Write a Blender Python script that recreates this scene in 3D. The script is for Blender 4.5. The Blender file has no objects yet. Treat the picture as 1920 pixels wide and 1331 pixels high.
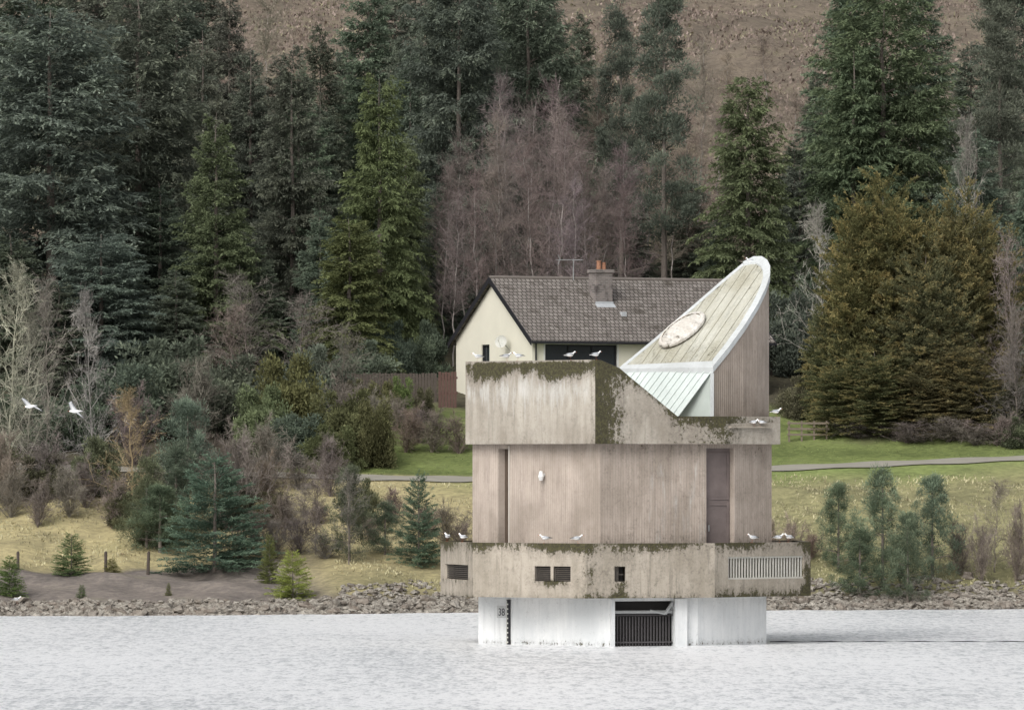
import bpy, bmesh, math, random
import numpy as np
from mathutils import Vector, noise as mnoise
random.seed(3)
S=bpy.context.scene
COL=S.collection
F=12000.0; HZ=871.0; CH=5.7
# ---------------------------------------------------------------- node helpers
def newmat(name):
    m=bpy.data.materials.new(name); m.use_nodes=True
    nt=m.node_tree; nt.nodes.clear(); return m,nt
class G:
    def __init__(s,nt): s.nt=nt
    def n(s,t,**kw):
        nd=s.nt.nodes.new(t)
        for k,v in kw.items(): setattr(nd,k,v)
        return nd
    def l(s,a,b): s.nt.links.new(a,b)
    def put(s,sock,v):
        if isinstance(v,bpy.types.NodeSocket): s.l(v,sock)
        else: sock.default_value=v
    def math(s,op,a,b=0.0,c=None):
        nd=s.n('ShaderNodeMath',operation=op)
        s.put(nd.inputs[0],a); s.put(nd.inputs[1],b)
        if c is not None: s.put(nd.inputs[2],c)
        return nd.outputs[0]
    def mix(s,f,a,b,mode='MIX'):
        nd=s.n('ShaderNodeMix',data_type='RGBA',blend_type=mode)
        s.put(nd.inputs[0],f)
        s.put(nd.inputs[6],a if not isinstance(a,tuple) else (*a[:3],1)); s.put(nd.inputs[7],b if not isinstance(b,tuple) else (*b[:3],1))
        return nd.outputs[2]
    def step(s,v,lo,hi):
        nd=s.n('ShaderNodeMapRange'); nd.interpolation_type='SMOOTHSTEP'
        s.put(nd.inputs[0],v); nd.inputs[1].default_value=lo; nd.inputs[2].default_value=hi
        return nd.outputs[0]
    def coord(s,kind='Object',scale=(1,1,1),loc=(0,0,0)):
        tc=s.n('ShaderNodeTexCoord'); mp=s.n('ShaderNodeMapping')
        s.l(tc.outputs[kind],mp.inputs[0]); mp.inputs['Scale'].default_value=scale; mp.inputs['Location'].default_value=loc
        return mp.outputs[0]
    def noise(s,vec,scale,detail=4,rough=.55):
        nd=s.n('ShaderNodeTexNoise'); s.l(vec,nd.inputs['Vector']); nd.inputs['Scale'].default_value=scale
        nd.inputs['Detail'].default_value=detail; nd.inputs['Roughness'].default_value=rough
        return nd.outputs[0]
    def attr(s,name): return s.n('ShaderNodeAttribute',attribute_name=name)
    def bump(s,h,strength=.3,dist=.02):
        nd=s.n('ShaderNodeBump'); nd.inputs['Strength'].default_value=strength; nd.inputs['Distance'].default_value=dist
        s.l(h,nd.inputs['Height']); return nd.outputs[0]
    def out(s,color,rough=.8,normal=None,spec=.3,metal=0):
        p=s.n('ShaderNodeBsdfPrincipled'); s.put(p.inputs['Base Color'],color if not isinstance(color,tuple) else (*color[:3],1))
        s.put(p.inputs['Roughness'],rough); p.inputs['Specular IOR Level'].default_value=spec; p.inputs['Metallic'].default_value=metal
        if normal is not None: s.l(normal,p.inputs['Normal'])
        o=s.n('ShaderNodeOutputMaterial'); s.l(p.outputs[0],o.inputs[0]); return p
def simple(name,col,rough=.7,var=.25,scale=6,spec=.3,metal=0,bump=0.2):
    m,nt=newmat(name); g=G(nt); v=g.coord()
    n=g.noise(v,scale,6,.65)
    c=g.mix(n,tuple(x*(1-var) for x in col),tuple(min(1,x*(1+var)) for x in col))
    g.out(c,rough,g.bump(g.noise(v,scale*4,4),bump,.01),spec,metal); return m
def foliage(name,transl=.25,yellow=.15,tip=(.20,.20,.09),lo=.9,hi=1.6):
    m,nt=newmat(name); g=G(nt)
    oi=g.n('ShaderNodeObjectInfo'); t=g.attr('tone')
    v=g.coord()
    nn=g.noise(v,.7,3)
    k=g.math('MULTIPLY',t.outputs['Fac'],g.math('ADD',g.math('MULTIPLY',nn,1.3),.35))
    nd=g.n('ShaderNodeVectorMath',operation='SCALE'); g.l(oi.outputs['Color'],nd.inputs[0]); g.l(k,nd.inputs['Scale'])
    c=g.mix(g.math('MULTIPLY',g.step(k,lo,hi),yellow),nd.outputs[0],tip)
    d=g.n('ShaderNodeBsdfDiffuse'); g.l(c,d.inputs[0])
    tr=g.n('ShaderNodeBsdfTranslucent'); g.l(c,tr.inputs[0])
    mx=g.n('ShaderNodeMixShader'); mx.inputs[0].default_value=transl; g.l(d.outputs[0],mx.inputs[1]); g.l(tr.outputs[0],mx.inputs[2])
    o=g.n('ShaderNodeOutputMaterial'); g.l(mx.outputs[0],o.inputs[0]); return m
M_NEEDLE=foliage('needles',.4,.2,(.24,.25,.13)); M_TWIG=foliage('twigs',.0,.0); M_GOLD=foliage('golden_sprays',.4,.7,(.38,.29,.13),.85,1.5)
M_BARK=simple('bark',(.18,.155,.135),.95,.4,5)
M_BIRCH=simple('birch_bark',(.33,.30,.28),.9,.5,3)
M_WOOD=simple('weathered_wood',(.085,.07,.06),.9,.4,8)
M_REDWOOD=simple('stained_wood',(.105,.062,.052),.85,.3,8)
M_STEEL=simple('galvanised_steel',(.32,.33,.33),.6,.3,10,.4)
M_DARK=simple('dark_recess',(.03,.028,.026),.8,.3,8)
M_LOUVRE=simple('louvre_metal',(.085,.075,.065),.8,.5,7)
M_GRILLE=simple('grille_steel',(.075,.07,.072),.7,.4,9)
M_DOOR=simple('door_paint',(.165,.135,.128),.75,.4,2.5)
M_WHITE=simple('white_paint',(.70,.70,.68),.5,.15,5)
M_DISH=simple('dish_paint',(.55,.55,.51),.6,.2,5)
M_BLACK=simple('black_trim',(.022,.022,.026),.5,.2,5)
M_GLASS=simple('window_glass',(.03,.035,.04),.12,.3,1,.6,0,0)
M_RENDER=simple('cream_render',(.70,.675,.57),.9,.10,1.0)
M_CLAY=simple('terracotta',(.31,.16,.10),.8,.35,8)
M_FLASH=simple('lead_flashing',(.42,.44,.46),.6,.3,6)
M_PANEL=simple('grey_panel',(.46,.51,.48),.6,.15,2)
def concrete(name,light,dark,rib=0.0,mosscol=(.035,.032,.018),speck=.5,stain=.5,streak=.5):
    m,nt=newmat(name); g=G(nt)
    v=g.coord(); uv=g.coord('UV'); uvs=g.coord('UV',(1.6,.20,1)); uvd=g.coord('UV',(1,.35,1)); uvk=g.coord('UV',(3.2,.16,1),(5,2,0))
    big=g.noise(v,.5,4); st=g.noise(uvs,2.2,6,.65); fine=g.noise(v,13,6,.75); mid=g.noise(v,2.8,6,.7); mosn=g.noise(uvd,4.5,7,.75); sk=g.noise(uvk,2.0,5,.65)
    k=g.math('ADD',g.math('MULTIPLY',big,.5),g.math('ADD',g.math('MULTIPLY',st,.3),g.math('MULTIPLY',mid,.2)))
    c=g.mix(g.step(k,.38,.62),dark,light)
    c=g.mix(g.math('MULTIPLY',g.step(mid,.50,.70),stain*.75),c,tuple(x*.55 for x in dark))
    c=g.mix(g.math('MULTIPLY',g.math('MULTIPLY',g.step(sk,.50,.68),g.step(big,.40,.60)),streak),c,tuple(x*.40 for x in dark))
    sp=g.step(fine,.54,.70)
    c=g.mix(g.math('MULTIPLY',sp,speck*.6),c,tuple(x*.45 for x in dark))
    sl=g.step(fine,.46,.32)
    c=g.mix(g.math('MULTIPLY',sl,speck*.3),c,tuple(min(1,x*1.35) for x in light))
    wash=g.attr('wash').outputs['Fac']
    wm=g.step(g.math('ADD',wash,g.math('MULTIPLY',g.math('SUBTRACT',g.noise(uvs,3.5,6,.7),.5),1.7)),.35,.95)
    c=g.mix(g.math('MULTIPLY',wm,.75),c,(.56,.555,.53))
    moss=g.attr('moss').outputs['Fac']
    mm=g.math('ADD',moss,g.math('MULTIPLY',g.math('SUBTRACT',mosn,.5),1.5)); mm=g.math('ADD',mm,g.math('MULTIPLY',g.math('SUBTRACT',fine,.5),1.2))
    mk=g.step(mm,.44,.58)
    soft=g.step(mm,.08,.55)
    c=g.mix(g.math('MULTIPLY',soft,.36),c,tuple(x*.38 for x in dark))
    mc=g.mix(g.step(fine,.42,.6),mosscol,(.075,.070,.032))
    c=g.mix(g.math('MULTIPLY',mk,.95),c,mc)
    h=g.math('ADD',g.math('MULTIPLY',fine,.6),g.math('MULTIPLY',mk,1.0))
    if rib>0:
        w=g.n('ShaderNodeTexWave',wave_type='BANDS',bands_direction='X'); g.l(uv,w.inputs[0]); w.inputs['Scale'].default_value=rib; w.inputs['Distortion'].default_value=.25; w.inputs['Detail'].default_value=2; w.inputs['Detail Scale'].default_value=1
        c=g.mix(g.math('MULTIPLY',g.math('SUBTRACT',1.0,w.outputs[1]),.16),c,tuple(x*.5 for x in dark))
        h=g.math('ADD',h,g.math('MULTIPLY',w.outputs[1],.5))
    g.out(c,.92,g.bump(h,.6,.02),.2); return m
M_CUP=concrete('concrete_upper',(.43,.395,.34),(.27,.24,.20),streak=.45)
M_CSH=concrete('concrete_ribbed_shaft',(.475,.405,.35),(.30,.255,.215),rib=3.5,speck=.3,stain=.25,streak=.30)
M_CPL=concrete('concrete_platform',(.42,.375,.315),(.265,.235,.19),speck=.6,stain=.5,streak=.42)
M_CWH=concrete('white_limewashed_concrete',(.75,.76,.76),(.60,.62,.63),speck=.08,mosscol=(.2,.19,.16),stain=.08,streak=.2)
M_ROOFP=concrete('weathered_roof_sheet',(.57,.57,.51),(.40,.385,.31),speck=.4,stain=.45,streak=.3)
M_TRIM=concrete('white_roof_trim',(.62,.65,.66),(.48,.50,.50),speck=.3,stain=.25,streak=.2)
M_CANOPY=concrete('pale_ribbed_sheet',(.70,.76,.74),(.60,.66,.64),speck=.1,stain=.1,streak=.1)
M_HATCH=concrete('rusty_white_hatch',(.78,.77,.74),(.60,.56,.50),speck=.9,mosscol=(.17,.13,.08),stain=.5,streak=.1)
# ---------------------------------------------------------------- mesh helpers
class MB:
    def __init__(s): s.v=[];s.f=[];s.uv=[];s.moss=[];s.wash=[]
    def quad(s,ps,uvs=None):
        i=len(s.v); s.v+= [tuple(p) for p in ps]; s.f.append(tuple(range(i,i+len(ps))))
        s.uv+= uvs if uvs else [(p[0]+p[1]*.7,p[2]) for p in ps]
    def box(s,a,b,fr=None):
        P=[]
        for z in (a[2],b[2]):
            for (u,w) in ((a[0],a[1]),(b[0],a[1]),(b[0],b[1]),(a[0],b[1])):
                if fr: o,e,n=fr; P.append((o[0]+e[0]*u+n[0]*w,o[1]+e[1]*u+n[1]*w,z))
                else: P.append((u,w,z))
        for q in ((0,3,2,1),(4,5,6,7),(0,1,5,4),(1,2,6,5),(2,3,7,6),(3,0,4,7)): s.quad([P[k] for k in q])
    def prism(s,poly,z0,z1):
        n=len(poly); zf0=z0 if callable(z0) else (lambda x,y:z0); zf1=z1 if callable(z1) else (lambda x,y:z1)
        s.quad([(x,y,zf1(x,y)) for x,y in poly],[(x,y) for x,y in poly]); s.quad([(x,y,zf0(x,y)) for x,y in reversed(poly)],[(x,y) for x,y in reversed(poly)])
        L=0
        for i in range(n):
            a=poly[i];b=poly[(i+1)%n]; d=math.dist(a,b)
            s.quad([(a[0],a[1],zf0(*a)),(b[0],b[1],zf0(*b)),(b[0],b[1],zf1(*b)),(a[0],a[1],zf1(*a))],[(L,zf0(*a)),(L+d,zf0(*b)),(L+d,zf1(*b)),(L,zf1(*a))]); L+=d
    def tube(s,p,q,r0,r1=None,n=8):
        r1=r0 if r1 is None else r1
        p=Vector(p);q=Vector(q);d=(q-p).normalized(); a=d.orthogonal().normalized(); b=d.cross(a)
        A=[p+(a*math.cos(t)+b*math.sin(t))*r0 for t in [2*math.pi*k/n for k in range(n)]]
        B=[q+(a*math.cos(t)+b*math.sin(t))*r1 for t in [2*math.pi*k/n for k in range(n)]]
        for k in range(n): s.quad([A[k],A[(k+1)%n],B[(k+1)%n],B[k]])
        s.quad(A[::-1]); s.quad(B)
    def mesh(s,name):
        me=bpy.data.meshes.new(name); me.from_pydata(s.v,[],s.f)
        uvl=me.uv_layers.new(name='UVMap'); uvl.data.foreach_set('uv',np.array(s.uv,dtype=np.float32).ravel())
        for nm,arr in (('moss',s.moss),('wash',s.wash)):
            if len(arr)==len(s.v):
                at=me.attributes.new(nm,'FLOAT','POINT'); at.data.foreach_set('value',np.array(arr,dtype=np.float32))
        me.validate(); me.update(); return me
def add(name,mesh,mat=None,parent=None,loc=(0,0,0),rot=(0,0,0),label=None,cat=None,**kw):
    if isinstance(mesh,MB): mesh=mesh.mesh(name)
    if mesh is not None and mat is not None and len(mesh.materials)==0: mesh.materials.append(mat)
    o=bpy.data.objects.new(name,mesh); COL.objects.link(o); o.location=loc; o.rotation_euler=rot
    if parent: o.parent=parent
    if label: o['label']=label
    if cat: o['category']=cat
    for k,v in kw.items(): o[k]=v
    return o
def offset(poly,t):
    n=len(poly);out=[]
    area=sum(poly[i][0]*poly[(i+1)%n][1]-poly[(i+1)%n][0]*poly[i][1] for i in range(n)); sg=1 if area>0 else -1
    for i in range(n):
        a=Vector(poly[i-1]);b=Vector(poly[i]);c=Vector(poly[(i+1)%n])
        d1=(b-a).normalized();d2=(c-b).normalized()
        n1=Vector((-d1.y,d1.x))*sg;n2=Vector((-d2.y,d2.x))*sg
        k=n1+n2; k=k/ max(.3,(k.dot(n1))); out.append((b.x+k.x*t,b.y+k.y*t))
    return out
def ring_wall(poly,thick,z0,z1,holes={},top=None,ds=.2,moss=None,wash=None,skip=(),breaks={}):
    mb=MB(); inner=offset(poly,thick); n=len(poly); L0=0
    for i in range(n):
        a,b=poly[i],poly[(i+1)%n];c,d=inner[i],inner[(i+1)%n]; L=math.dist(a,b)
        hs=holes.get(i,[])
        us=set(np.linspace(0,1,max(2,int(L/ds)+1)).round(5)); zs=set(np.linspace(z0,z1,max(2,int((z1-z0)/ds)+1)).round(5))
        for h in hs:
            for uu in h[:2]:
                us={x for x in us if abs(x-uu)*L>.03 or x in(0,1)}; us.add(uu)
            for zz in h[2:]:
                zs={x for x in zs if abs(x-zz)>.03 or x in(z0,z1)}; zs.add(zz)
        for x in breaks.get(i,[]): us.add(x)
        us=sorted(us);zs=sorted(zs)
        T=lambda u: top(i,u) if top else z1
        def P(o,u,z):
            p,q=(a,b) if o else (c,d)
            zz=z0+(z-z0)*(T(u)-z0)/(z1-z0)
            return (p[0]+(q[0]-p[0])*u,p[1]+(q[1]-p[1])*u,zz)
        def hole(j,k):
            if j<0 or k<0 or j>=len(us)-1 or k>=len(zs)-1: return True
            um=(us[j]+us[j+1])/2;zm=(zs[k]+zs[k+1])/2
            return any(h[0]<um<h[1] and h[2]<zm<h[3] for h in hs)
        def Q(pts,uvp):
            mb.quad(pts,uvp)
            for p,(uu,_) in zip(pts,uvp):
                mu=(uu-L0)/L
                mb.moss.append(moss(i,mu,p[2],T(mu)) if moss else 0.); mb.wash.append(wash(i,mu,p[2]) if wash else 0.)
        for j in range(len(us)-1):
            for k in range(len(zs)-1):
                if hole(j,k): continue
                u0,u1,y0,y1=us[j],us[j+1],zs[k],zs[k+1]
                uvp=[(L0+u0*L,y0),(L0+u1*L,y0),(L0+u1*L,y1),(L0+u0*L,y1)]
                Q([P(1,u0,y0),P(1,u1,y0),P(1,u1,y1),P(1,u0,y1)],uvp)
                Q([P(0,u0,y1),P(0,u1,y1),P(0,u1,y0),P(0,u0,y0)],uvp[::-1])
                if hole(j,k+1): Q([P(1,u0,y1),P(1,u1,y1),P(0,u1,y1),P(0,u0,y1)],[(L0+u0*L,y1),(L0+u1*L,y1),(L0+u1*L,y1+.2),(L0+u0*L,y1+.2)])
                if hole(j,k-1): Q([P(0,u0,y0),P(0,u1,y0),P(1,u1,y0),P(1,u0,y0)],[(L0+u0*L,y0),(L0+u1*L,y0),(L0+u1*L,y0),(L0+u0*L,y0)])
                if hole(j-1,k) and j>0: Q([P(0,u0,y0),P(1,u0,y0),P(1,u0,y1),P(0,u0,y1)],[uvp[0],uvp[0],uvp[3],uvp[3]])
                if hole(j+1,k) and j<len(us)-2: Q([P(1,u1,y0),P(0,u1,y0),P(0,u1,y1),P(1,u1,y1)],[uvp[1],uvp[1],uvp[2],uvp[2]])
        L0+=L
    return mb
def frame(poly,i):
    a,b=poly[i],poly[(i+1)%len(poly)]; L=math.dist(a,b); e=((b[0]-a[0])/L,(b[1]-a[1])/L)
    return (a,e,(e[1],-e[0])),L
# ---------------------------------------------------------------- terrain
def shore(x): return np.interp(x,[-60,-24,-14,-7,-2,6,20,60],[240,241,242,244.5,247,250,253,255])+.25*np.sin(np.asarray(x)*1.3)+.2*np.sin(np.asarray(x)*2.9)
def pathy(x): return np.interp(x,[-60,-20,-8,-2,11,22,60],[276,275,272.6,272,274.5,277,283])
def tz(x,y):
    x=np.asarray(x,float);y=np.asarray(y,float); s=shore(x)
    left=np.interp(x,[-14,-6],[1,0])
    bw=3+9*left; zb=.85+.65*left
    farz=np.interp(y,[268,272,284,290,296,320,360,450,600,750,1000,1400],[4.3,5.04,7.2,8.5,9.2,13,22,38,80,130,180,200])
    near=np.interp(y,[-400,-30,3,15,30,225],[8,6,3.9,-.5,-3,-3])
    t=y-s
    low=np.where(t<0,np.maximum(-3,t*.22),np.where(t<2.0,t*.22,np.where(t<bw,.44+(zb-.44)*(t-2.0)/(bw-2.0+1e-6),zb+(4.3-zb)*(y-s-bw)/np.maximum(268-s-bw,.1))))
    z=np.where(y>=268,farz,np.where(y>225,low,near))
    bumps=.12*np.sin(x*.9+y*.5)*np.sin(y*.7-x*.31)+.06*np.sin(x*2.3+1.7*y)
    hill=1.4*np.sin(x*.07+1)*np.sin(y*.035)+.7*np.sin(x*.21+y*.13)+.3*np.sin(x*.6-y*.4)
    flat=np.clip((np.abs(y-pathy(x))-1.)/4,0,1)
    z=z+bumps*np.clip((y-s-1)/6,0,1)*flat+hill*np.clip((y-315)/60,0,1)
    return z
def tzf(x,y): return float(tz(x,y))
xs=np.unique(np.concatenate([np.linspace(-500,-50,40),np.linspace(-50,50,201),np.linspace(50,500,40)]))
ys=np.unique(np.concatenate([np.linspace(-400,-10,14),np.linspace(-10,40,26),np.linspace(40,232,12),np.linspace(232,300,170),np.linspace(300,480,121),np.linspace(480,1400,70)]))
X,Y=np.meshgrid(xs,ys); Z=tz(X,Y)
nx,ny=len(xs),len(ys)
V=np.stack([X,Y,Z],-1).reshape(-1,3)
idx=np.arange(nx*ny).reshape(ny,nx)
Q=np.stack([idx[:-1,:-1],idx[:-1,1:],idx[1:,1:],idx[1:,:-1]],-1).reshape(-1,4)
me=bpy.data.meshes.new('ground'); me.vertices.add(len(V)); me.vertices.foreach_set('co',V.ravel())
me.loops.add(Q.size); me.loops.foreach_set('vertex_index',Q.ravel()); me.polygons.add(len(Q))
me.polygons.foreach_set('loop_start',np.arange(0,Q.size,4)); me.update(calc_edges=True)
me.polygons.foreach_set('use_smooth',[True]*len(Q))
def zone(x,y):
    s=shore(x); c=np.zeros(x.shape+(3,))
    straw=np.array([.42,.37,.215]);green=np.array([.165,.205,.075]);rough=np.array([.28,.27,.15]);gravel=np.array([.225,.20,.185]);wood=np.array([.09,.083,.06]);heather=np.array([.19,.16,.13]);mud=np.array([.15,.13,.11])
    w=lambda a:np.clip(a,0,1)[...,None]
    wob=np.sin(x*.8)*.5+np.sin(x*.33+y*.4)*.6
    c[:]=mud
    c=c+(np.where((x<4)[...,None],straw,rough)-c)*w((y-s-2.2)/.8)
    lf=w((-7.0-x+wob)/1.5)*w((y-s-1.)/.6)*w((s+12.-y+wob*.5)/.8)
    c=c+(gravel-c)*lf
    gr=w((y-(s+2.2))/1)*w((s+8-y+wob)/3)*w((x+8)/3)
    c=c+(rough*.85-c)*gr*.6
    p=pathy(x)
    c=c+(rough*np.array([.72,1.,.6])-c)*w((y-p+5+wob)/4)*w((x+4)/4)*.8
    c=c+(green-c)*w((y-p-.6)/.6)
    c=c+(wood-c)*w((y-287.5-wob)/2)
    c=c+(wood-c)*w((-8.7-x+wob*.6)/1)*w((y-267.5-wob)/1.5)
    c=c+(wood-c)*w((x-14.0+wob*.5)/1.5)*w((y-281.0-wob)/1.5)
    c=c+(heather-c)*w((y-325)/25)
    return c
C=zone(X,Y).reshape(-1,3)
at=me.attributes.new('zone','FLOAT_COLOR','POINT'); at.data.foreach_set('color',np.concatenate([C,np.ones((len(C),1))],1).astype(np.float32).ravel())
m,nt=newmat('ground_cover'); g=G(nt); v=g.coord(); z=g.attr('zone').outputs['Color']
n1=g.noise(v,.35,5,.6); n2=g.noise(v,3.,6,.7)
k=g.math('ADD',g.math('MULTIPLY',n1,.8),g.math('MULTIPLY',n2,.9))
c=g.mix(1.0,z,g.mix(g.step(k,.6,1.1),(.62,.62,.62),(1.25,1.22,1.15)),'MULTIPLY')
c=g.mix(g.math('MULTIPLY',g.step(n1,.54,.70),.35),c,(.14,.15,.08))
g.out(c,.95,g.bump(n2,.6,.12),.1)
me.materials.append(m)
ground=add('ground',me,kind='structure')
mb=MB(); px_=np.linspace(-60,60,301)
for a,b in zip(px_[:-1],px_[1:]):
    ya,yb=float(pathy(a)),float(pathy(b)); w=.6+.12*math.sin(a*1.7)
    w2=.6+.12*math.sin(b*1.7)
    h=lambda x,y: tzf(x,y)+.05
    for s_ in (-1,1):
        A,B=(s_*w,s_*w2)
        if s_<0: mb.quad([(a,ya+A,h(a,ya+A)),(b,yb+B,h(b,yb+B)),(b,yb,h(b,yb)),(a,ya,h(a,ya))])
        else: mb.quad([(a,ya,h(a,ya)),(b,yb,h(b,yb)),(b,yb+B,h(b,yb+B)),(a,ya+A,h(a,ya+A))])
add('path',mb,simple('worn_path',(.29,.275,.235),.95,.25,.8),kind='structure')
# ---------------------------------------------------------------- water
m,nt=newmat('water'); g=G(nt)
v1=g.coord('Object',(2.2,.45,1)); v2=g.coord('Object',(.10,.03,1)); v3=g.coord('Object',(6.0,1.2,1))
a=g.noise(v1,1.2,5,.7); b=g.noise(v2,1,3); c3=g.noise(v3,1.3,3,.6)
h=g.math('ADD',g.math('MULTIPLY',a,1.),g.math('MULTIPLY',c3,.35))
kk=g.math('ADD',g.math('ADD',g.math('MULTIPLY',a,.55),g.math('MULTIPLY',c3,.45)),g.math('MULTIPLY',g.math('SUBTRACT',b,.5),.25))
col=g.mix(g.step(kk,.36,.55),(.46,.485,.51),(.90,.91,.925))  # pale sky reflection and darker ripple specks painted into the base colour
p=g.out(col,.34,g.bump(h,.38,.16),.5)
p.inputs['IOR'].default_value=1.33
mb=MB(); mb.quad([(-500,13,0),(500,13,0),(500,262,0),(-500,262,0)])
add('water',mb,m,kind='structure')
# ---------------------------------------------------------------- foliage builders
def leaf_mesh(P,D,L,W,N,tone):
    D=D/np.linalg.norm(D,axis=1,keepdims=True); Sd=np.cross(D,N); Sd/= (np.linalg.norm(Sd,axis=1,keepdims=True)+1e-9)
    L=L[:,None];W=W[:,None]
    V=np.stack([P,P+D*L*.45+Sd*W*.5,P+D*L,P+D*L*.45-Sd*W*.5],1).reshape(-1,3)
    return V,np.repeat(tone,4)
def quads_to_mesh(name,V,tone):
    me=bpy.data.meshes.new(name); n=len(V)//4
    me.vertices.add(len(V)); me.vertices.foreach_set('co',V.astype(np.float32).ravel())
    me.loops.add(len(V)); me.loops.foreach_set('vertex_index',np.arange(len(V)))
    me.polygons.add(n); me.polygons.foreach_set('loop_start',np.arange(0,len(V),4)); me.update(calc_edges=True)
    at=me.attributes.new('tone','FLOAT','POINT'); at.data.foreach_set('value',tone.astype(np.float32)); return me
def conifer_leaves(rs,H,R,nb,base=.05,power=.85,el_top=35,el_bot=-5,droop=.3,tw=9,twl=.9,lL=.28,lW=.09,hang=.15,per=6,ox=0,oy=0,oz=0,updir=0.0,tipup=.10,t0=.62,t1=.48):
    u=rs.rand(nb); t=base+(1-base)*(1-np.sqrt(1-u*.985)) ; t=t*.5+ (base+(1-base)*u)*.5
    az=rs.rand(nb)*2*np.pi
    lob=1+.16*np.sin(3*az+rs.rand()*6+t*9)+.12*np.sin(5*az-t*17)
    Lb=R*np.clip(1-t,0,1)**power*rs.uniform(.55,1.12,nb)*lob+.18
    low=np.clip((t-base)/.10,0,1); Lb*= .75+.25*low
    el=np.radians(el_bot+(el_top-el_bot)*t+rs.normal(0,6,nb))
    bt=rs.uniform(.72,1.30,nb)
    n=np.maximum(4,(Lb*tw).astype(int)); I=np.repeat(np.arange(nb),n); m=len(I)
    s=.1+.9*rs.rand(m)**.75; r=s*Lb[I]
    ca,sa=np.cos(az[I]),np.sin(az[I])
    z=t[I]*H+r*np.tan(el[I])-droop*r*r/max(R,.1)+tipup*np.maximum(0,s-.6)*Lb[I]
    base_p=np.stack([ca*r,sa*r,z],1)
    side=np.where(rs.rand(m)<.5,-1,1.)*np.radians(rs.uniform(12,75,m))
    dx=np.cos(side);dy=np.sin(side)
    td=np.stack([ca*dx-sa*dy,sa*dx+ca*dy,-hang+rs.normal(0,.16,m)+np.tan(el[I])*.6+updir],1); td/=np.linalg.norm(td,axis=1,keepdims=True)
    tl=twl*(.35+.65*(1-s*.75))*rs.uniform(.6,1.2,m)*np.clip(Lb[I]/(.35*R+.01),.3,1)
    J=np.repeat(np.arange(m),per); q=len(J); w=(np.tile(np.arange(per),m)+rs.rand(q)*.7)/per
    P=base_p[J]+td[J]*(w*tl[J])[:,None]; P[:,2]-=hang*.9*(w*tl[J])**2
    D=td[J]+rs.normal(0,.42,(q,3)); D[:,2]-=hang*w*.8
    N=np.array([0,0,1.])+rs.normal(0,.6,(q,3))
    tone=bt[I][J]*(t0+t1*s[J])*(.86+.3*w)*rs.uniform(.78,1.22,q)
    P+=np.array([ox,oy,oz])
    return P,D,lL*rs.uniform(.6,1.2,q),lW*rs.uniform(.7,1.3,q),N,tone
def clump_leaves(rs,centers,rad,n,lL,lW,up=.3,squash=.7):
    k=len(centers); J=np.repeat(np.arange(k),n); q=len(J)
    d=rs.normal(0,1,(q,3)); d/=np.linalg.norm(d,axis=1,keepdims=True); r=rs.rand(q)**.5*rs.uniform(.8,1.25,q)
    P=centers[J]+d*(r*rad[J])[:,None]*np.array([1,1,squash])
    D=d+rs.normal(0,.5,(q,3)); D[:,2]+=up
    N=rs.normal(0,1,(q,3))
    bt=rs.uniform(.65,1.35,k)
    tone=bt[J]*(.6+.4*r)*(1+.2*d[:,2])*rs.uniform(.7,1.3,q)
    return P,D,lL*rs.uniform(.5,1.3,q),lW*rs.uniform(.6,1.3,q),N,tone
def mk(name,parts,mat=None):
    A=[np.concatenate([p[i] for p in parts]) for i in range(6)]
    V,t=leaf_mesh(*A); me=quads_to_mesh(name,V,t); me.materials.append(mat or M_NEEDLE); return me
def trunk_mesh(name,H,r,rs,mat,limbs=0,R=2):
    mb=MB(); n=9; pts=[]
    for i in range(n+1):
        t=i/n; pts.append((rs.normal(0,.03)*H*.02*i/2,rs.normal(0,.03)*H*.02*i/2,t*H*.97-.25*(i==0)))
    for i in range(n): mb.tube(pts[i],pts[i+1],r*(1-i/n)**.8+.012,r*(1-(i+1)/n)**.8+.010,7)
    for j in range(limbs):
        t=rs.uniform(.12,.9); k=int(t*n); p=Vector(pts[k]); a=rs.rand()*6.283; L=R*(1-t)*.75
        mb.tube(p,p+Vector((math.cos(a)*L,math.sin(a)*L,L*(.1+.3*t))),r*.22*(1-t)+.012,.006,4)
    me=mb.mesh(name); me.materials.append(mat); return me
def segs_to_mesh(name,segs,rs,mat):
    A=np.array([[*s[0],*s[1],s[2],s[3],s[4]] for s in segs]); p=A[:,:3];q=A[:,3:6];d=q-p
    d/=np.linalg.norm(d,axis=1,keepdims=True)+1e-9
    rnd=rs.normal(0,1,p.shape); a=np.cross(d,rnd);a/=np.linalg.norm(a,axis=1,keepdims=True)+1e-9; b=np.cross(d,a)
    VV=[];TT=[]
    dirs=[a,-.5*a+.866*b,-.5*a-.866*b]
    thick=A[:,6]>.014
    for k in range(3):
        u,w=dirs[k][thick],dirs[(k+1)%3][thick]; P,Qq=p[thick],q[thick]; r0=A[thick,6:7];r1=A[thick,7:8]
        VV.append(np.stack([P+u*r0,P+w*r0,Qq+w*r1,Qq+u*r1],1).reshape(-1,3)); TT.append(np.repeat(A[thick,8],4))
    th=~thick; P,Qq=p[th],q[th];u=a[th];r0=A[th,6:7];r1=A[th,7:8]
    VV.append(np.stack([P+u*r0,P-u*r0,Qq-u*r1,Qq+u*r1],1).reshape(-1,3)); TT.append(np.repeat(A[th,8],4))
    me=quads_to_mesh(name,np.concatenate(VV),np.concatenate(TT)); me.materials.append(mat); return me
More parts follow.
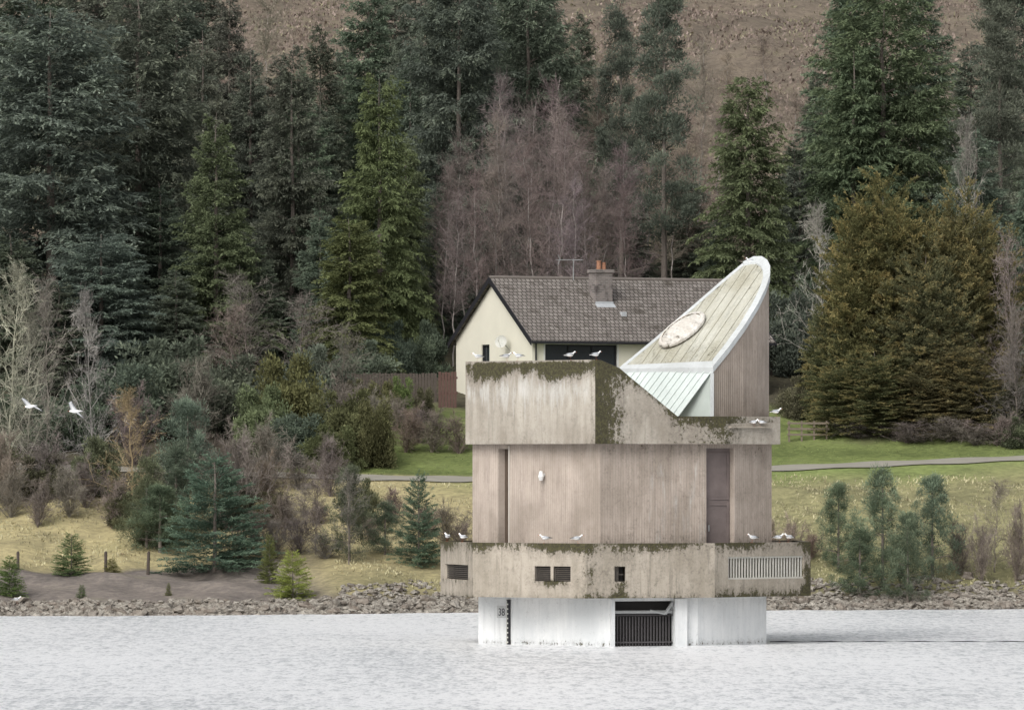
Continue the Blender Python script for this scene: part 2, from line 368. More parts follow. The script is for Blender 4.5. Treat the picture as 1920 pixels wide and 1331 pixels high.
def bare_segs(rs,H,spread,nmain=26,nsub=7,ntw=6,tw_len=.5,asc=55,r0=.11,tr=.011,start=.2,multi=1):
    T=[];C=[]
    for mlt in range(multi):
        lean=rs.normal(0,.06+.18*(multi>1),2); hh=H*rs.uniform(.7,1) if multi>1 else H; pts=[np.array([0,0,-.2])]; n=12
        for i in range(1,n+1):
            pts.append(np.array([lean[0]*hh*i/n+rs.normal(0,.012)*hh*.6,lean[1]*hh*i/n+rs.normal(0,.012)*hh*.6,hh*i/n]))
        for i in range(n):
            T.append((pts[i],pts[i+1],r0*(1-i/n)**.9+.010,r0*(1-(i+1)/n)**.9+.008,rs.uniform(.8,1.2)))
        for j in range(nmain//multi):
            t=rs.uniform(start,.97); k=t*n; i=int(k); p=pts[i]+(pts[min(n,i+1)]-pts[i])*(k-i)
            az=rs.rand()*6.283; el=math.radians(asc+rs.normal(0,12)); L=spread*(1.05-t)**.6*rs.uniform(.5,1.15)
            d=np.array([math.cos(az)*math.cos(el),math.sin(az)*math.cos(el),math.sin(el)]); ns=5; P=p; rr=max(.010,r0*.30*(1.05-t)); bt=rs.uniform(.75,1.25)
            for s_ in range(ns):
                d=d+rs.normal(0,.16,3)+np.array([0,0,-.04]); d/=np.linalg.norm(d); Qp=P+d*L/ns
                C.append((P,Qp,rr*(1-s_/ns)+.005,rr*(1-(s_+1)/ns)+.005,bt))
                for q in range(max(1,nsub//ns+1)):
                    if rs.rand()>nsub/ns/ (nsub//ns+1): continue
                    dd=d*.8+rs.normal(0,.6,3)+np.array([0,0,.12]); dd/=np.linalg.norm(dd); l2=L*.38*rs.uniform(.5,1.15)
                    p2=P+(Qp-P)*rs.rand(); q1=p2+dd*l2*.5; d3=dd+rs.normal(0,.25,3); q2=q1+d3*l2*.5
                    C.append((p2,q1,tr*1.1,tr*.9,bt)); C.append((q1,q2,tr*.9,tr*.6,bt))
                    for w in range(ntw):
                        p3=(p2+(q1-p2)*rs.rand()) if rs.rand()<.4 else (q1+(q2-q1)*rs.rand())
                        d4=dd+rs.normal(0,.65,3); d4/=np.linalg.norm(d4)
                        C.append((p3,p3+d4*tw_len*rs.uniform(.4,1.1),tr*.75,tr*.3,bt*rs.uniform(.8,1.25)))
                P=Qp
    return T,C
PR={}
def proto(k,trunk,crown,H,R): PR[k]=(trunk,crown,H,R)
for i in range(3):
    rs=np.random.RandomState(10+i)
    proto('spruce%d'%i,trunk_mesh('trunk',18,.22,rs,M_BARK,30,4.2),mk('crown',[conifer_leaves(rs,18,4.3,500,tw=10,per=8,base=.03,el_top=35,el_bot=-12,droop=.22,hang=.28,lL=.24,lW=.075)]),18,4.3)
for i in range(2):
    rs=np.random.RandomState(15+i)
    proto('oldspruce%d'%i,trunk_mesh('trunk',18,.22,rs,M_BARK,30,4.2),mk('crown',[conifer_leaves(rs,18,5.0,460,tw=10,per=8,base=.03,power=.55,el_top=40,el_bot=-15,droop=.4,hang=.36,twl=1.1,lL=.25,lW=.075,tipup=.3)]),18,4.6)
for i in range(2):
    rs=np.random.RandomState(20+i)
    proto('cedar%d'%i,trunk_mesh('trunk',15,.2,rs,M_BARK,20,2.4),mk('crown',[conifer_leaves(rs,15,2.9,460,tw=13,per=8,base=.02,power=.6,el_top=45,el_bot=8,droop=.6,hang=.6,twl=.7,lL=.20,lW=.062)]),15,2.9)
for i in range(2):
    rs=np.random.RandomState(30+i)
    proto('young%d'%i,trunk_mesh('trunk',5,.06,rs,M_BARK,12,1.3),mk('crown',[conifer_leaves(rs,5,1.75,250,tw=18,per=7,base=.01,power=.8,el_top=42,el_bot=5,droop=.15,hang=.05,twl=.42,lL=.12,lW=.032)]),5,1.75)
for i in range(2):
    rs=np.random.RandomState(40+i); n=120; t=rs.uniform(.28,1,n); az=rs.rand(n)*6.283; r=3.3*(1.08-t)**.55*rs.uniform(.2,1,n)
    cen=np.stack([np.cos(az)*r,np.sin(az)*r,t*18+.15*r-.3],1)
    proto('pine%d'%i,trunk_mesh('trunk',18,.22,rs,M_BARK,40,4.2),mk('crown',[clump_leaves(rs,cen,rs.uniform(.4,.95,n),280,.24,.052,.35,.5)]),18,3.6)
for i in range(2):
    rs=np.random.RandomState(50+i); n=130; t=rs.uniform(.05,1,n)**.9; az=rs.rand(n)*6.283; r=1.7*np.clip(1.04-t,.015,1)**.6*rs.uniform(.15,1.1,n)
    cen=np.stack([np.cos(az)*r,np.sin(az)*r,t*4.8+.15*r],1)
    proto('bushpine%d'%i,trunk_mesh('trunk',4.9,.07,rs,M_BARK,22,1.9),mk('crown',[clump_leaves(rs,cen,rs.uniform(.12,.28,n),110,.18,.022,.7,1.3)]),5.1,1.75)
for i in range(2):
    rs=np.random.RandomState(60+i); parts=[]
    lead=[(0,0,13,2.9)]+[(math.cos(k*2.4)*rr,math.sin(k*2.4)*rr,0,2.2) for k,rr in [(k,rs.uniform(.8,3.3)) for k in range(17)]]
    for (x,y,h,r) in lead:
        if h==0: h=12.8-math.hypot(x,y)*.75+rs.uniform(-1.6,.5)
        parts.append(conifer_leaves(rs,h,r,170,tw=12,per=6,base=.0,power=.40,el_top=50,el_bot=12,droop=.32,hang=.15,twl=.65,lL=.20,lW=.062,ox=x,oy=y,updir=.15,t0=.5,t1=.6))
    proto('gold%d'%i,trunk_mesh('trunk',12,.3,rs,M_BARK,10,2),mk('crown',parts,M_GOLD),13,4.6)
for i in range(3):
    rs=np.random.RandomState(70+i); T,C=bare_segs(rs,13,4.2,nmain=58,nsub=10,ntw=9,tw_len=.6,asc=48,r0=.07,tr=.0078,start=.22)
    proto('birch%d'%i,segs_to_mesh('trunk',T,rs,M_BIRCH),segs_to_mesh('crown',C,rs,M_TWIG),13.6,2.9)
for i in range(2):
    rs=np.random.RandomState(80+i); T,C=bare_segs(rs,7,3.4,nmain=50,nsub=8,ntw=6,tw_len=.45,asc=42,r0=.06,tr=.009,start=.12)
    proto('bare%d'%i,segs_to_mesh('trunk',T,rs,M_TWIG if i==0 else M_BARK),segs_to_mesh('crown',C,rs,M_TWIG),7.6,2.7)
for i in range(2):
    rs=np.random.RandomState(90+i); T,C=bare_segs(rs,3.,1.6,nmain=80,nsub=8,ntw=7,tw_len=.32,asc=50,r0=.02,tr=.0075,start=.05,multi=8)
    proto('shrub%d'%i,None,segs_to_mesh('shrub',T+C,rs,M_TWIG),3.4,1.7)
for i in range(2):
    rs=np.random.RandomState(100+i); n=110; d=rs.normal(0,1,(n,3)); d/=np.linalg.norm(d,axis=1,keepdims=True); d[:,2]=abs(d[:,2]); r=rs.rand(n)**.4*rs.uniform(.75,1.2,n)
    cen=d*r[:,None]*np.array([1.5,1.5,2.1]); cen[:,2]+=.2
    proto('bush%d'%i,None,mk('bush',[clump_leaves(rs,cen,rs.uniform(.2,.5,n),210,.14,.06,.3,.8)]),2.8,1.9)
rsP=random.Random(5)
NM={'spruce':('spruce_tree','tree'),'oldspruce':('spruce_tree','tree'),'cedar':('cedar_tree','tree'),'young':('young_spruce','tree'),'pine':('pine_tree','tree'),'bushpine':('young_pine','tree'),'gold':('golden_cypress','tree'),'birch':('birch_tree','tree'),'bare':('bare_tree','tree'),'shrub':('bare_shrub','shrub'),'bush':('evergreen_bush','bush')}
GR={'spruce':'conifers on the wooded hillside','oldspruce':'conifers on the wooded hillside','cedar':'conifers on the wooded hillside','young':'young conifers near the shore','pine':'conifers on the wooded hillside','bushpine':'young conifers near the shore','gold':'golden cypresses beside the lawn','birch':'bare birches behind the house','bare':'leafless trees','shrub':'leafless shrubs','bush':'evergreen bushes'}
def plant(kind,px,d,topy,hw,col,label,rotz=None):
    tr,cr,H,R=PR[kind]; x=(px-960)/F*d; zb=tzf(x,d)-.12; zt=CH+(HZ-topy)/F*d
    sz=(zt-zb)/H; sx=hw*d/F/R; base=kind.rstrip('0123456789'); nm,cat=NM[base]
    rz=rsP.uniform(0,6.28); j0=rsP.uniform(.85,1.15); jit=[j0*rsP.uniform(.95,1.05) for _ in range(3)]
    c=tuple(a*b for a,b in zip(col,jit))+(1,)
    if tr is None:
        o=add(nm,cr,None,None,(x,d,zb),(0,0,rz),label,cat,group=GR[base]); o.scale=(sx,sx,sz); o.color=c; return o
    e=bpy.data.objects.new(nm,None); COL.objects.link(e); e.location=(x,d,zb); e.rotation_euler=(0,0,rz); e.scale=(sx,sx,sz)
    e['label']=label; e['category']=cat; e['group']=GR[base]; e.empty_display_size=.3
    a=add('trunk',tr,None,e); b=add('crown',cr,None,e); b.color=c; a.color=c
    return e
DK=(.175,.208,.158); BL=(.175,.222,.180); GRN=(.190,.232,.13); OL=(.22,.22,.11); GO=(.22,.215,.11); GY=(.205,.225,.18)
TW=(.22,.18,.155); TWP=(.23,.185,.165); TWG=(.34,.325,.28); TWO=(.37,.285,.18); TWD=(.20,.175,.155); LAR=(.25,.215,.175)
LS='tall dark green spruce on the wooded slope'
for px,d,ty,hw,k,c in [(-60,345,-200,150,0,DK),(60,350,-230,150,1,DK),(180,340,-180,140,2,GY),(330,335,-140,125,0,DK),(430,345,-30,95,1,GY),(600,340,30,90,2,DK),(690,345,-90,110,0,DK),(790,338,-180,120,1,DK),(900,335,-160,125,2,DK),(1000,342,-140,110,0,DK),(1090,350,10,75,1,DK),(1600,345,-150,130,0,DK),(1730,350,-60,110,1,DK),(1900,335,-190,110,2,DK),(1990,330,-200,140,1,DK),(-90,318,-60,180,2,BL),(560,322,110,100,1,DK),(470,322,70,105,0,DK),(1490,338,250,70,2,DK),(1380,345,290,60,1,DK),
 (120,362,-60,120,0,DK),(240,370,-120,120,1,GY),(380,360,-60,110,2,DK),(520,350,90,85,0,GY),(650,350,60,80,1,DK),(740,365,-40,100,2,GY),(850,370,-60,110,0,DK),(960,365,-80,100,1,GY),(1040,360,20,80,2,DK),(600,330,180,90,2,DK),(820,312,330,70,1,DK),(1290,330,330,70,0,DK),(1350,322,400,60,2,DK),(1180,330,300,60,1,DK),(770,330,60,80,2,DK),(380,322,40,110,1,GY),(1530,350,120,60,1,DK),(1820,345,60,90,0,GY),(1130,345,150,60,0,GY),(310,345,30,100,2,DK)]:
    plant('spruce%d'%k,px,d,ty,hw,c,LS)
for k,px,d,ty,hw,c,l in [
 ('oldspruce0',95,303,-5,240,BL,'very large blue-green spruce with sweeping drooping branches'),
 ('oldspruce1',260,312,-60,190,GY,'tall grey-green spruce rising behind a larger spruce'),
 ('spruce1',405,299,195,122,GRN,'mid-green pointed spruce above bare shrubs'),
 ('spruce2',548,305,60,118,DK,'tall narrow dark spruce on the wooded slope'),
 ('cedar0',712,302,130,100,(.19,.215,.11),'tall olive-green cedar with hanging sprays'),
 ('cedar1',655,296,400,98,(.185,.20,.095),'drooping olive cedar beside a wooden fence'),
 ('cedar0',760,308,250,70,GRN,'narrow green cedar on the wooded slope'),
 ('spruce0',300,305,330,120,DK,LS),('oldspruce1',190,297,430,140,BL,LS),('spruce2',20,297,430,140,DK,LS),('spruce0',480,300,440,90,DK,LS),('spruce1',600,300,380,80,DK,LS),('spruce0',110,295,520,120,DK,LS),('spruce1',330,297,500,100,DK,LS),
 ('pine0',1245,316,-40,105,DK,'tall thin pine with a long bare trunk'),
 ('pine1',1165,325,-10,80,DK,'tall thin dark pine on the slope'),
 ('oldspruce0',860,322,-110,150,DK,'broad dark conifer behind bare birches'),
 ('oldspruce1',990,328,-120,150,DK,'broad dark conifer behind bare birches'),
 ('cedar1',1402,309,125,112,(.20,.25,.135),'fresh green conifer standing by itself on the slope'),
 ('oldspruce1',1655,316,-70,185,(.165,.21,.125),'very large dense dark green cypress'),
 ('cedar0',1600,314,80,110,(.165,.21,.125),'dark green cypress behind a dead tree'),
 ('cedar1',1500,318,300,80,DK,'dark green cypress behind a dead tree'),
 ('pine0',1875,318,-40,110,GY,'grey-green pine on the slope'),
 ('spruce1',1830,304,225,135,(.21,.25,.205),'silvery blue-green spruce behind golden cypresses'),
 ('cedar0',1940,300,330,90,DK,'dark conifer beside golden cypresses'),
 ('gold0',1655,286,318,138,GO,'golden-brown cypress with many upright leaders'),
 ('gold1',1805,287,338,122,GO,'golden-brown cypress with ragged pointed tops'),
 ('gold1',1735,285,440,120,(.20,.205,.11),'olive cypress with ragged pointed tops'),
 ('gold0',1572,286,545,82,(.19,.195,.105),'smaller olive-brown cypress at the edge of the lawn'),
 ('gold1',1640,283.5,640,115,(.19,.19,.105),'smaller olive-brown cypress at the edge of the lawn'),
 ('gold0',1790,283.5,630,120,(.19,.19,.105),'smaller olive-brown cypress at the edge of the lawn'),
 ]: plant(k,px,d,ty,hw,c,l)
for i,(px,ty,hw,d) in enumerate([(830,300,60,305),(872,225,75,309),(925,190,75,306),(960,130,85,312),(1020,120,90,316),(1055,180,75,308),(1105,240,85,306),(1150,250,75,312),(900,300,65,303),(1000,250,75,304),(1185,330,60,306),(1075,320,60,303),(945,260,75,310),(1040,210,75,304),(1125,300,75,308),(850,350,60,303),(980,170,80,308),(1290,200,70,330),(1215,80,80,335),(1340,180,70,340),(1110,130,70,338),(500,-10,75,370),(1440,60,60,380),(1310,60,70,345),(1260,300,60,325),(1480,160,60,360),(560,40,65,360),(455,30,60,365),(1150,60,70,360),(1370,90,60,365)]):
    plant('birch%d'%(i%3),px,d,ty,hw,(.215,.18,.17) if d<325 else LAR,'leafless birch with a purplish haze of fine twigs' if d<325 else 'leafless larch with pale brown twigs')
for px,d,ty,hw,k,c,l in [(12,271,470,90,0,TWG,'pale leafless tree with spreading limbs'),(88,273,500,80,0,TWG,'pale leafless tree with upright twigs'),(176,270,525,65,0,TWG,'pale bare young tree beside a spruce'),(50,272,560,70,0,TWG,'pale bare young tree beside a spruce'),
 (250,266,715,78,0,TWO,'leafless larch with orange twigs'),(480,290,500,125,1,TWD,'grey-brown leafless tree with tangled twigs'),(560,289,540,100,1,TWD,'grey-brown leafless tree with tangled twigs'),(420,288,560,100,1,TWD,'grey-brown leafless tree with tangled twigs'),
 (1545,299,365,80,0,(.42,.40,.37),'dead pale leafless tree next to cypress'),(1805,300,190,60,0,TWG,'pale leafless treetop above golden cypresses'),(640,285,600,70,1,TWD,'grey-brown leafless tree with tangled twigs'),
 (590,256,880,62,1,TWD,'brown leafless alder near the shore'),(560,257,900,60,1,TWD,'brown leafless alder near the shore'),(1865,258,890,75,0,LAR,'thin leafless brown birch on the bank'),(1905,284,420,70,1,TWD,'brown leafless tree beside the cypresses'),(1885,282,560,60,1,TWD,'brown leafless tree beside the cypresses'),(655,253,870,50,1,TWD,'dark bare alder on the bank'),(1910,281,640,70,1,TWD,'brown leafless tree beside the cypresses')]:
    plant('bare%d'%k,px,d,ty,hw,c,l)
for k,px,d,ty,hw,c,l in [
 ('bushpine0',352,262,742,90,(.19,.24,.19),'blue-green young pine above the spruce'),
 ('bushpine1',330,260,820,90,(.18,.22,.165),'blue-green young pine above the spruce'),
 ('bushpine0',300,257,905,80,(.16,.20,.135),'rough young pine on the bank'),
 ('young0',403,253,855,112,(.15,.215,.15),'dense blue-green young spruce with wide skirt'),
 ('young1',785,254,885,50,(.15,.205,.14),'slender young spruce beside the tower'),
 ('bushpine1',722,255,935,55,(.15,.20,.13),'bushy young pine on the bank'),
 ('bushpine0',655,254,868,62,(.16,.20,.13),'open young pine on the bank'),
 ('bushpine1',275,258,850,70,(.17,.195,.12),'rough young pine on the bank'),
 ('young1',134,252.5,998,38,(.17,.23,.11),'small young spruce at the edge of the gravel'),
 ('young0',549,247,1032,44,(.38,.44,.13),'small bright yellow-green conifer among the rocks'),
 ('young0',18,246,1042,36,(.18,.24,.09),'small green conifer above the rocks'),
 ('young1',505,250,1000,22,(.22,.23,.09),'tiny olive conifer on the bank'),
 ('young1',153,244.5,1095,12,(.15,.19,.09),'tiny conifer seedling on the gravel'),
 ('young0',316,247,1092,8,(.19,.21,.09),'tiny conifer seedling on the gravel'),
 ('young1',210,252,1045,18,(.24,.24,.09),'tiny olive conifer on the bank'),
 ('bushpine0',1572,257,900,62,(.20,.25,.17),'bushy blue-green pine on the grassy bank'),
 ('bushpine1',1655,255,866,78,(.18,.235,.16),'tall bushy blue-green pine on the grassy bank'),
 ('bushpine0',1748,256,884,72,(.19,.24,.17),'broad bushy blue-green pine on the grassy bank'),
 ('bushpine1',1612,253.5,985,70,(.17,.22,.14),'low bushy blue-green pine on the grassy bank'),
 ('bushpine0',1702,253.5,955,62,(.17,.22,.14),'low bushy blue-green pine on the grassy bank'),
 ]: plant(k,px,d,ty,hw,c,l)
BU=(.20,.205,.10)
for px,d,ty,hw,c in [(540,280,635,80,(.22,.22,.095)),(490,278,700,65,GRN),(655,276,705,85,BU),(700,275,730,50,BU),(750,286,690,34,(.20,.27,.10)),(560,276,760,80,DK),(620,274,780,65,(.17,.19,.10)),(330,284,600,130,DK),(430,284,640,120,DK),(240,282,660,120,DK),(120,280,700,110,DK),(10,280,700,90,DK),(180,268,800,60,(.16,.17,.105)),(80,268,840,60,(.15,.16,.10)),(-20,268,810,70,(.15,.16,.095)),(590,286,620,90,DK),(680,294,620,80,DK),(1500,287,690,50,(.15,.15,.09)),(1890,282,700,60,(.15,.15,.10)),(1950,283,700,60,DK),(1480,300,520,70,DK),(1560,302,470,80,DK),(800,300,580,50,DK),(730,298,580,60,DK),(440,262,870,55,(.15,.17,.11)),(300,259,930,55,(.15,.17,.11)),(510,262,910,50,(.17,.17,.10)),(240,262,900,50,(.15,.16,.10)),(680,262,880,40,(.17,.175,.10)),(1905,280,770,45,(.14,.16,.10)),(715,285,700,40,BU),(670,285,695,45,(.17,.18,.10)),(795,286,715,25,(.17,.17,.10))]:
    plant('bush%d'%rsP.randint(0,1),px,d,ty,hw,c,'olive-brown evergreen bush with dense small leaves' if c[0]>.16 and c!=DK else 'dark evergreen bush under the trees')
for px,d,ty,hw,c in [(15,266,780,70,TWP),(455,262,765,75,TWP),(500,264,830,60,TW),(430,263,800,60,TWP),(760,279,752,60,TW),(810,279,755,60,TW),(860,279,760,50,TW),(785,281,745,50,TWD),(90,268,800,60,TWD),(300,262,860,60,TWD),(535,258,900,55,TWD),(840,258,925,60,TW),(800,260,935,50,TW),(870,256,960,40,TW),(740,262,905,45,TW),(610,255,985,50,TWD),(560,256,950,50,TWD),(1480,257,950,50,TW),(1800,257,960,50,TW),(1840,256,950,40,TW),(1520,258,985,40,TW),(1905,257,920,45,TW),(1780,281,775,80,TWD),(1700,281,780,75,TWD),(1880,280,765,60,TWD),(1610,282,780,60,TWD),(1830,280,790,60,TWD),(560,270,830,60,TWD),(380,270,790,70,TW),(450,255,985,45,TWD),(230,257,1035,40,TWO),(700,282,715,50,TWD),(250,275,700,70,TWD),(360,280,640,80,TWD),(70,262,880,50,TWD),(160,266,840,60,TWD),(640,284,690,70,TWD),(500,270,760,70,TWD),(20,264,860,60,TWD),(130,264,860,60,TWD),(210,262,880,60,TWD),(480,256,930,55,TWD),(520,255,960,45,TWD),(1450,258,960,30,TW),(590,262,930,50,TW),(700,258,960,45,TW),(620,268,800,60,TWD),(740,284,725,40,TWD)]:
    plant('shrub%d'%rsP.randint(0,1),px,d,ty,hw,c,'tangle of leafless reddish-brown twigs' if c[0]>.205 else 'dark leafless shrub with fine twigs')
def scatter(name,n,xr,yr,L,W,cols,seed,mask=None,up=1.,lab='',cat='grass'):
    rs=np.random.RandomState(seed); x=rs.uniform(*xr,n);y=rs.uniform(*yr,n)
    if mask is not None: k=mask(x,y,rs); x=x[k];y=y[k]
    n=len(x); P=np.stack([x,y,tz(x,y)-.03],1); D=rs.normal(0,.45,(n,3)); D[:,2]=up; N=rs.normal(0,1,(n,3))
    tone=rs.uniform(.7,1.3,n)*(1+.2*np.sin(x*.7+y*.4)*np.sin(y*.9-x*.2))
    V,t=leaf_mesh(P,D,L*rs.uniform(.5,1.3,n),W*rs.uniform(.6,1.4,n),N,tone)
    me=quads_to_mesh(name,V,t); me.materials.append(M_TWIG); o=add(name,me,None,None,(0,0,0),(0,0,0),lab,cat,kind='stuff'); o.color=(*cols,1); return o
scatter('rough_grass',40000,(-26,30),(247,273),.16,.05,(.40,.37,.235),1,lambda x,y,r:(y>shore(x)+np.where(x<-7,12.5,3))&(y<pathy(x)-1)&(np.sin(x*.9+1)*np.sin(y*.8)+r.rand(len(x))>.2),1.,'pale straw-coloured rough grass on the bank')
scatter('lawn_grass',9000,(-10,30),(272.3,287),.08,.04,(.18,.225,.09),2,lambda x,y,r:(y>pathy(x)+.5),1.,'short green lawn grass')
scatter('heather',160000,(-60,75),(335,500),.32,.15,(.235,.19,.165),3,lambda x,y,r:(np.sin(x*.35+y*.1)*np.sin(y*.17-x*.1)+r.rand(len(x))*1.2>.3),.7,'purple-brown heather covering the hillside','heather')
scatter('dead_bracken',60000,(-60,75),(318,500),.34,.12,(.26,.24,.165),4,lambda x,y,r:(np.sin(x*.25+y*.13+2)*np.sin(y*.11-x*.13)+r.rand(len(x))*1.1>.5),.5,'straw and rust dead bracken on the hillside','bracken')
# rocks
m,nt=newmat('shore_stone'); g=G(nt); v=g.coord(); oi=g.n('ShaderNodeObjectInfo'); n=g.noise(v,2.2,6,.65)
c=g.mix(g.step(n,.3,.7),(.115,.10,.085),(.40,.375,.33)); c=g.mix(g.math('MULTIPLY',oi.outputs['Random'],.6),c,(.17,.135,.11)); g.out(c,.95,g.bump(g.noise(v,7,5),.7,.05),.15); rm=m
RK=[]
for i in range(8):
    bm=bmesh.new(); bmesh.ops.create_icosphere(bm,subdivisions=2,radius=.5)
    for vv in bm.verts:
        nn=mnoise.noise(vv.co*2.4+Vector((i*7,0,0)))*.55+mnoise.cell(vv.co*2.5+Vector((i*3,1,0)))*.25
        vv.co*= .82+nn; vv.co.z*=.6; vv.co.x*=1+.08*i
    me=bpy.data.meshes.new('rock'); bm.to_mesh(me); bm.free(); me.materials.append(rm); RK.append(me)
rr=random.Random(8)
def rockpos():
    while True:
        px=rr.uniform(-20,1940)
        if 905<px<1428: continue
        d0=float(shore((px-960)/F*245)); t=rr.triangular(-.7,2.6 if px<640 else 4.4,.3 if px<640 else .8); d=d0+t; x=(px-960)/F*d
        return x,d,tzf(x,d)
for i in range(300):
    x,d,z0=rockpos(); sz=.26+.44*rr.random()**1.8
    o=add('shore_rock',RK[i%8],None,None,(x,d,z0+.05),(rr.uniform(-.4,.4),rr.uniform(-.4,.4),rr.uniform(0,6.3)),'grey angular boulder on the stony shoreline','rock',group='boulders along the shore'); o.scale=(sz,sz*rr.uniform(.6,1),sz*rr.uniform(.7,1.3))
V=[];Fc=[]
for i in range(4600):
    x,d,z0=rockpos(); sz=rr.uniform(.08,.32); me=RK[i%8]; a=rr.uniform(0,6.28);o0=len(V);ca,sa=math.cos(a)*sz,math.sin(a)*sz
    for vv in me.vertices:
        c=vv.co; V.append((x+c.x*ca-c.y*sa,d+c.x*sa+c.y*ca,z0+.03+c.z*sz))
    for pp in me.polygons: Fc.append([o0+k for k in pp.vertices])
me=bpy.data.meshes.new('rubble'); me.from_pydata(V,[],Fc); me.materials.append(rm); add('shore_rubble',me,kind='stuff',label='loose grey stones filling the shoreline',cat='stones')
# ---------------------------------------------------------------- valve tower
T0=(3.59,205,0)
tw=add('reservoir_tower',None,loc=T0,label='concrete reservoir valve tower with slanted roof standing in water',cat='tower')
PL=[(-5.89,1.0),(-4.82,-2.8),(-1.26,-5.2),(2.78,-3.9),(5.93,-1.0),(5.8,3.4),(2.2,5.9),(-3.2,5.6)]
BD=[(-4.85,-.9),(-.83,-4.5),(2.50,-3.2),(3.46,-2.6),(4.67,-1.4),(4.6,3.2),(1.5,4.6),(-3.5,3.5)]
UP=[(-5.07,-1.2),(-.99,-5.0),(3.13,-3.4),(4.92,-2.0),(4.98,3.4),(1.5,5.0),(-3.8,3.6)]
PB=[(-4.66,-1.0),(-.50,-4.3),(2.26,-3.4),(4.51,-1.2),(4.4,3.0),(1.4,4.3),(-3.4,3.3)]
def mossP(i,u,z,t): return max(0,.66-abs(z-.0)*4.)+(.12 if z>1.2 else 0)
pl=ring_wall(PB,.35,-1.2,1.54,{1:[(.02,.74,-1.2,1.42)]},moss=mossP)
plinth=add('plinth',pl,M_CWH,tw)
fr,L=frame(PB,1)
mb=MB(); mb.box((.74*L-.05,0.003,-1.2),(.74*L+.35,.16,1.5),fr); add('buttress',mb,M_CWH,plinth)
mb=MB(); mb.box((-.02,0.003,-1.2),(.10,.14,1.5),fr); add('buttress',mb,M_CWH,plinth)
mb=MB(); mb.box((.05,-.6,-1.0),(.73*L,-.5,1.42),fr); add('intake_recess',mb,M_DARK,plinth)
mb=MB(); nb=20
for k in range(nb):
    u=.1+(.73*L-.2)*k/(nb-1); mb.box((u-.02,-.25,-1.0),(u+.02,-.2,.93),fr)
for z in (.95,.1): mb.box((.06,-.27,z),(.73*L,-.17,z+.05),fr)
add('intake_grille',mb,M_GRILLE,plinth)
mb=MB(); p=lambda u,w,z:(fr[0][0]+fr[1][0]*u+fr[2][0]*w,fr[0][1]+fr[1][1]*u+fr[2][1]*w,z)
mb.tube(p(.1,.0,1.08),p(.70*L,.0,1.08),.05); mb.tube(p(.62*L,.06,1.02),p(.70*L,.06,1.36),.055); mb.tube(p(.62*L,.06,1.02),p(.45*L,.03,1.12),.04)
add('intake_pipe',mb,M_STEEL,plinth)
fr0,L0_=frame(PB,0); ug=L0_*.21
mb=MB(); mb.box((ug+.06,.01,-.4),(ug+.20,.05,1.42),fr0)
gb=add('gauge_board',mb,M_BLACK,plinth,label='black depth gauge strip on white wall')
mb=MB(); mb.box((ug+.07,.052,-.38),(ug+.09,.058,1.40),fr0)
for k in range(10):
    z=-.1+k*.15; mb.box((ug+.085,.0525,z),(ug+.14,.0585,z+.05),fr0)
add('gauge_marks',mb,M_DISH,gb)
cu=bpy.data.curves.new('digits','FONT'); cu.body='38'; cu.size=.34; cu.extrude=.004; cu.offset=.0; cu.align_x='CENTER'
to=bpy.data.objects.new('tmp',cu); COL.objects.link(to); bpy.context.view_layer.update()
dm=bpy.data.meshes.new_from_object(to.evaluated_get(bpy.context.evaluated_depsgraph_get())); bpy.data.objects.remove(to)
dm.materials.clear()
mb=MB(); mb.box((ug-.34,.008,.84),(ug+.055,.03,1.22),fr0); add('number_plate',mb,simple('gauge_plate',(.48,.49,.49),.8,.3,8),gb)
ang0=math.atan2(fr0[1][1],fr0[1][0]); uu=ug-.145; q=(fr0[0][0]+fr0[1][0]*uu+fr0[2][0]*.037,fr0[0][1]+fr0[1][1]*uu+fr0[2][1]*.037,.91)
dg=add('digits',dm,simple('faded_black_paint',(.07,.07,.075),.8,.5,12),gb,q,(math.pi/2,0,ang0),label='faded black painted number 38'); dg.scale=(.8,1.0,1)
# platform
def mossPl(i,u,z,t):
    m=0
    if z>2.5: m=max(0,.62-(3.24-z)*1.3)*(.75+.35*math.sin(u*7+i*2))
    if i==1: m+=.22*max(0,1-(3.24-z)/.5)
    if i==2:
        m+=max(0,.46-abs(u-.26)*3.5)*(1 if z<2.1 else .35)+max(0,.28-u*1.6)
        m+=.10
    if i==1:
        m+=max(0,.62-abs(u-.70)*2.4)*(1 if 1.75<z<2.08 else 0.1)+max(0,(u-.90)*3)
    if i==0: m+=.3 if 1.85<z<2.1 else .1
    if i==3: m+=max(0,(u-.86)*4.5)*(1 if z<2.4 else .6)+.08+(.26 if z<1.95 else 0)
    m+=max(0,.28-(z-1.53)*2.0)
    return m+.05
PH={0:[(.13,.85,2.05,2.52)],1:[(.545,.685,2.05,2.52),(.71,.86,2.05,2.52)],2:[(.217,.30,2.05,2.52)],3:[(.14,.93,2.09,2.80)]}
pf=ring_wall(PL,.28,1.53,3.24,PH,moss=mossPl,wash=lambda i,u,z:.15 if z<2.9 else .05)
plat=add('platform_parapet',pf,M_CPL,tw)
mb=MB(); mb.prism(offset(PL,.2),1.56,1.75); add('platform_floor',mb,M_CPL,plat)
M_BARS=simple('painted_bars',(.52,.51,.46),.7,.3,6)
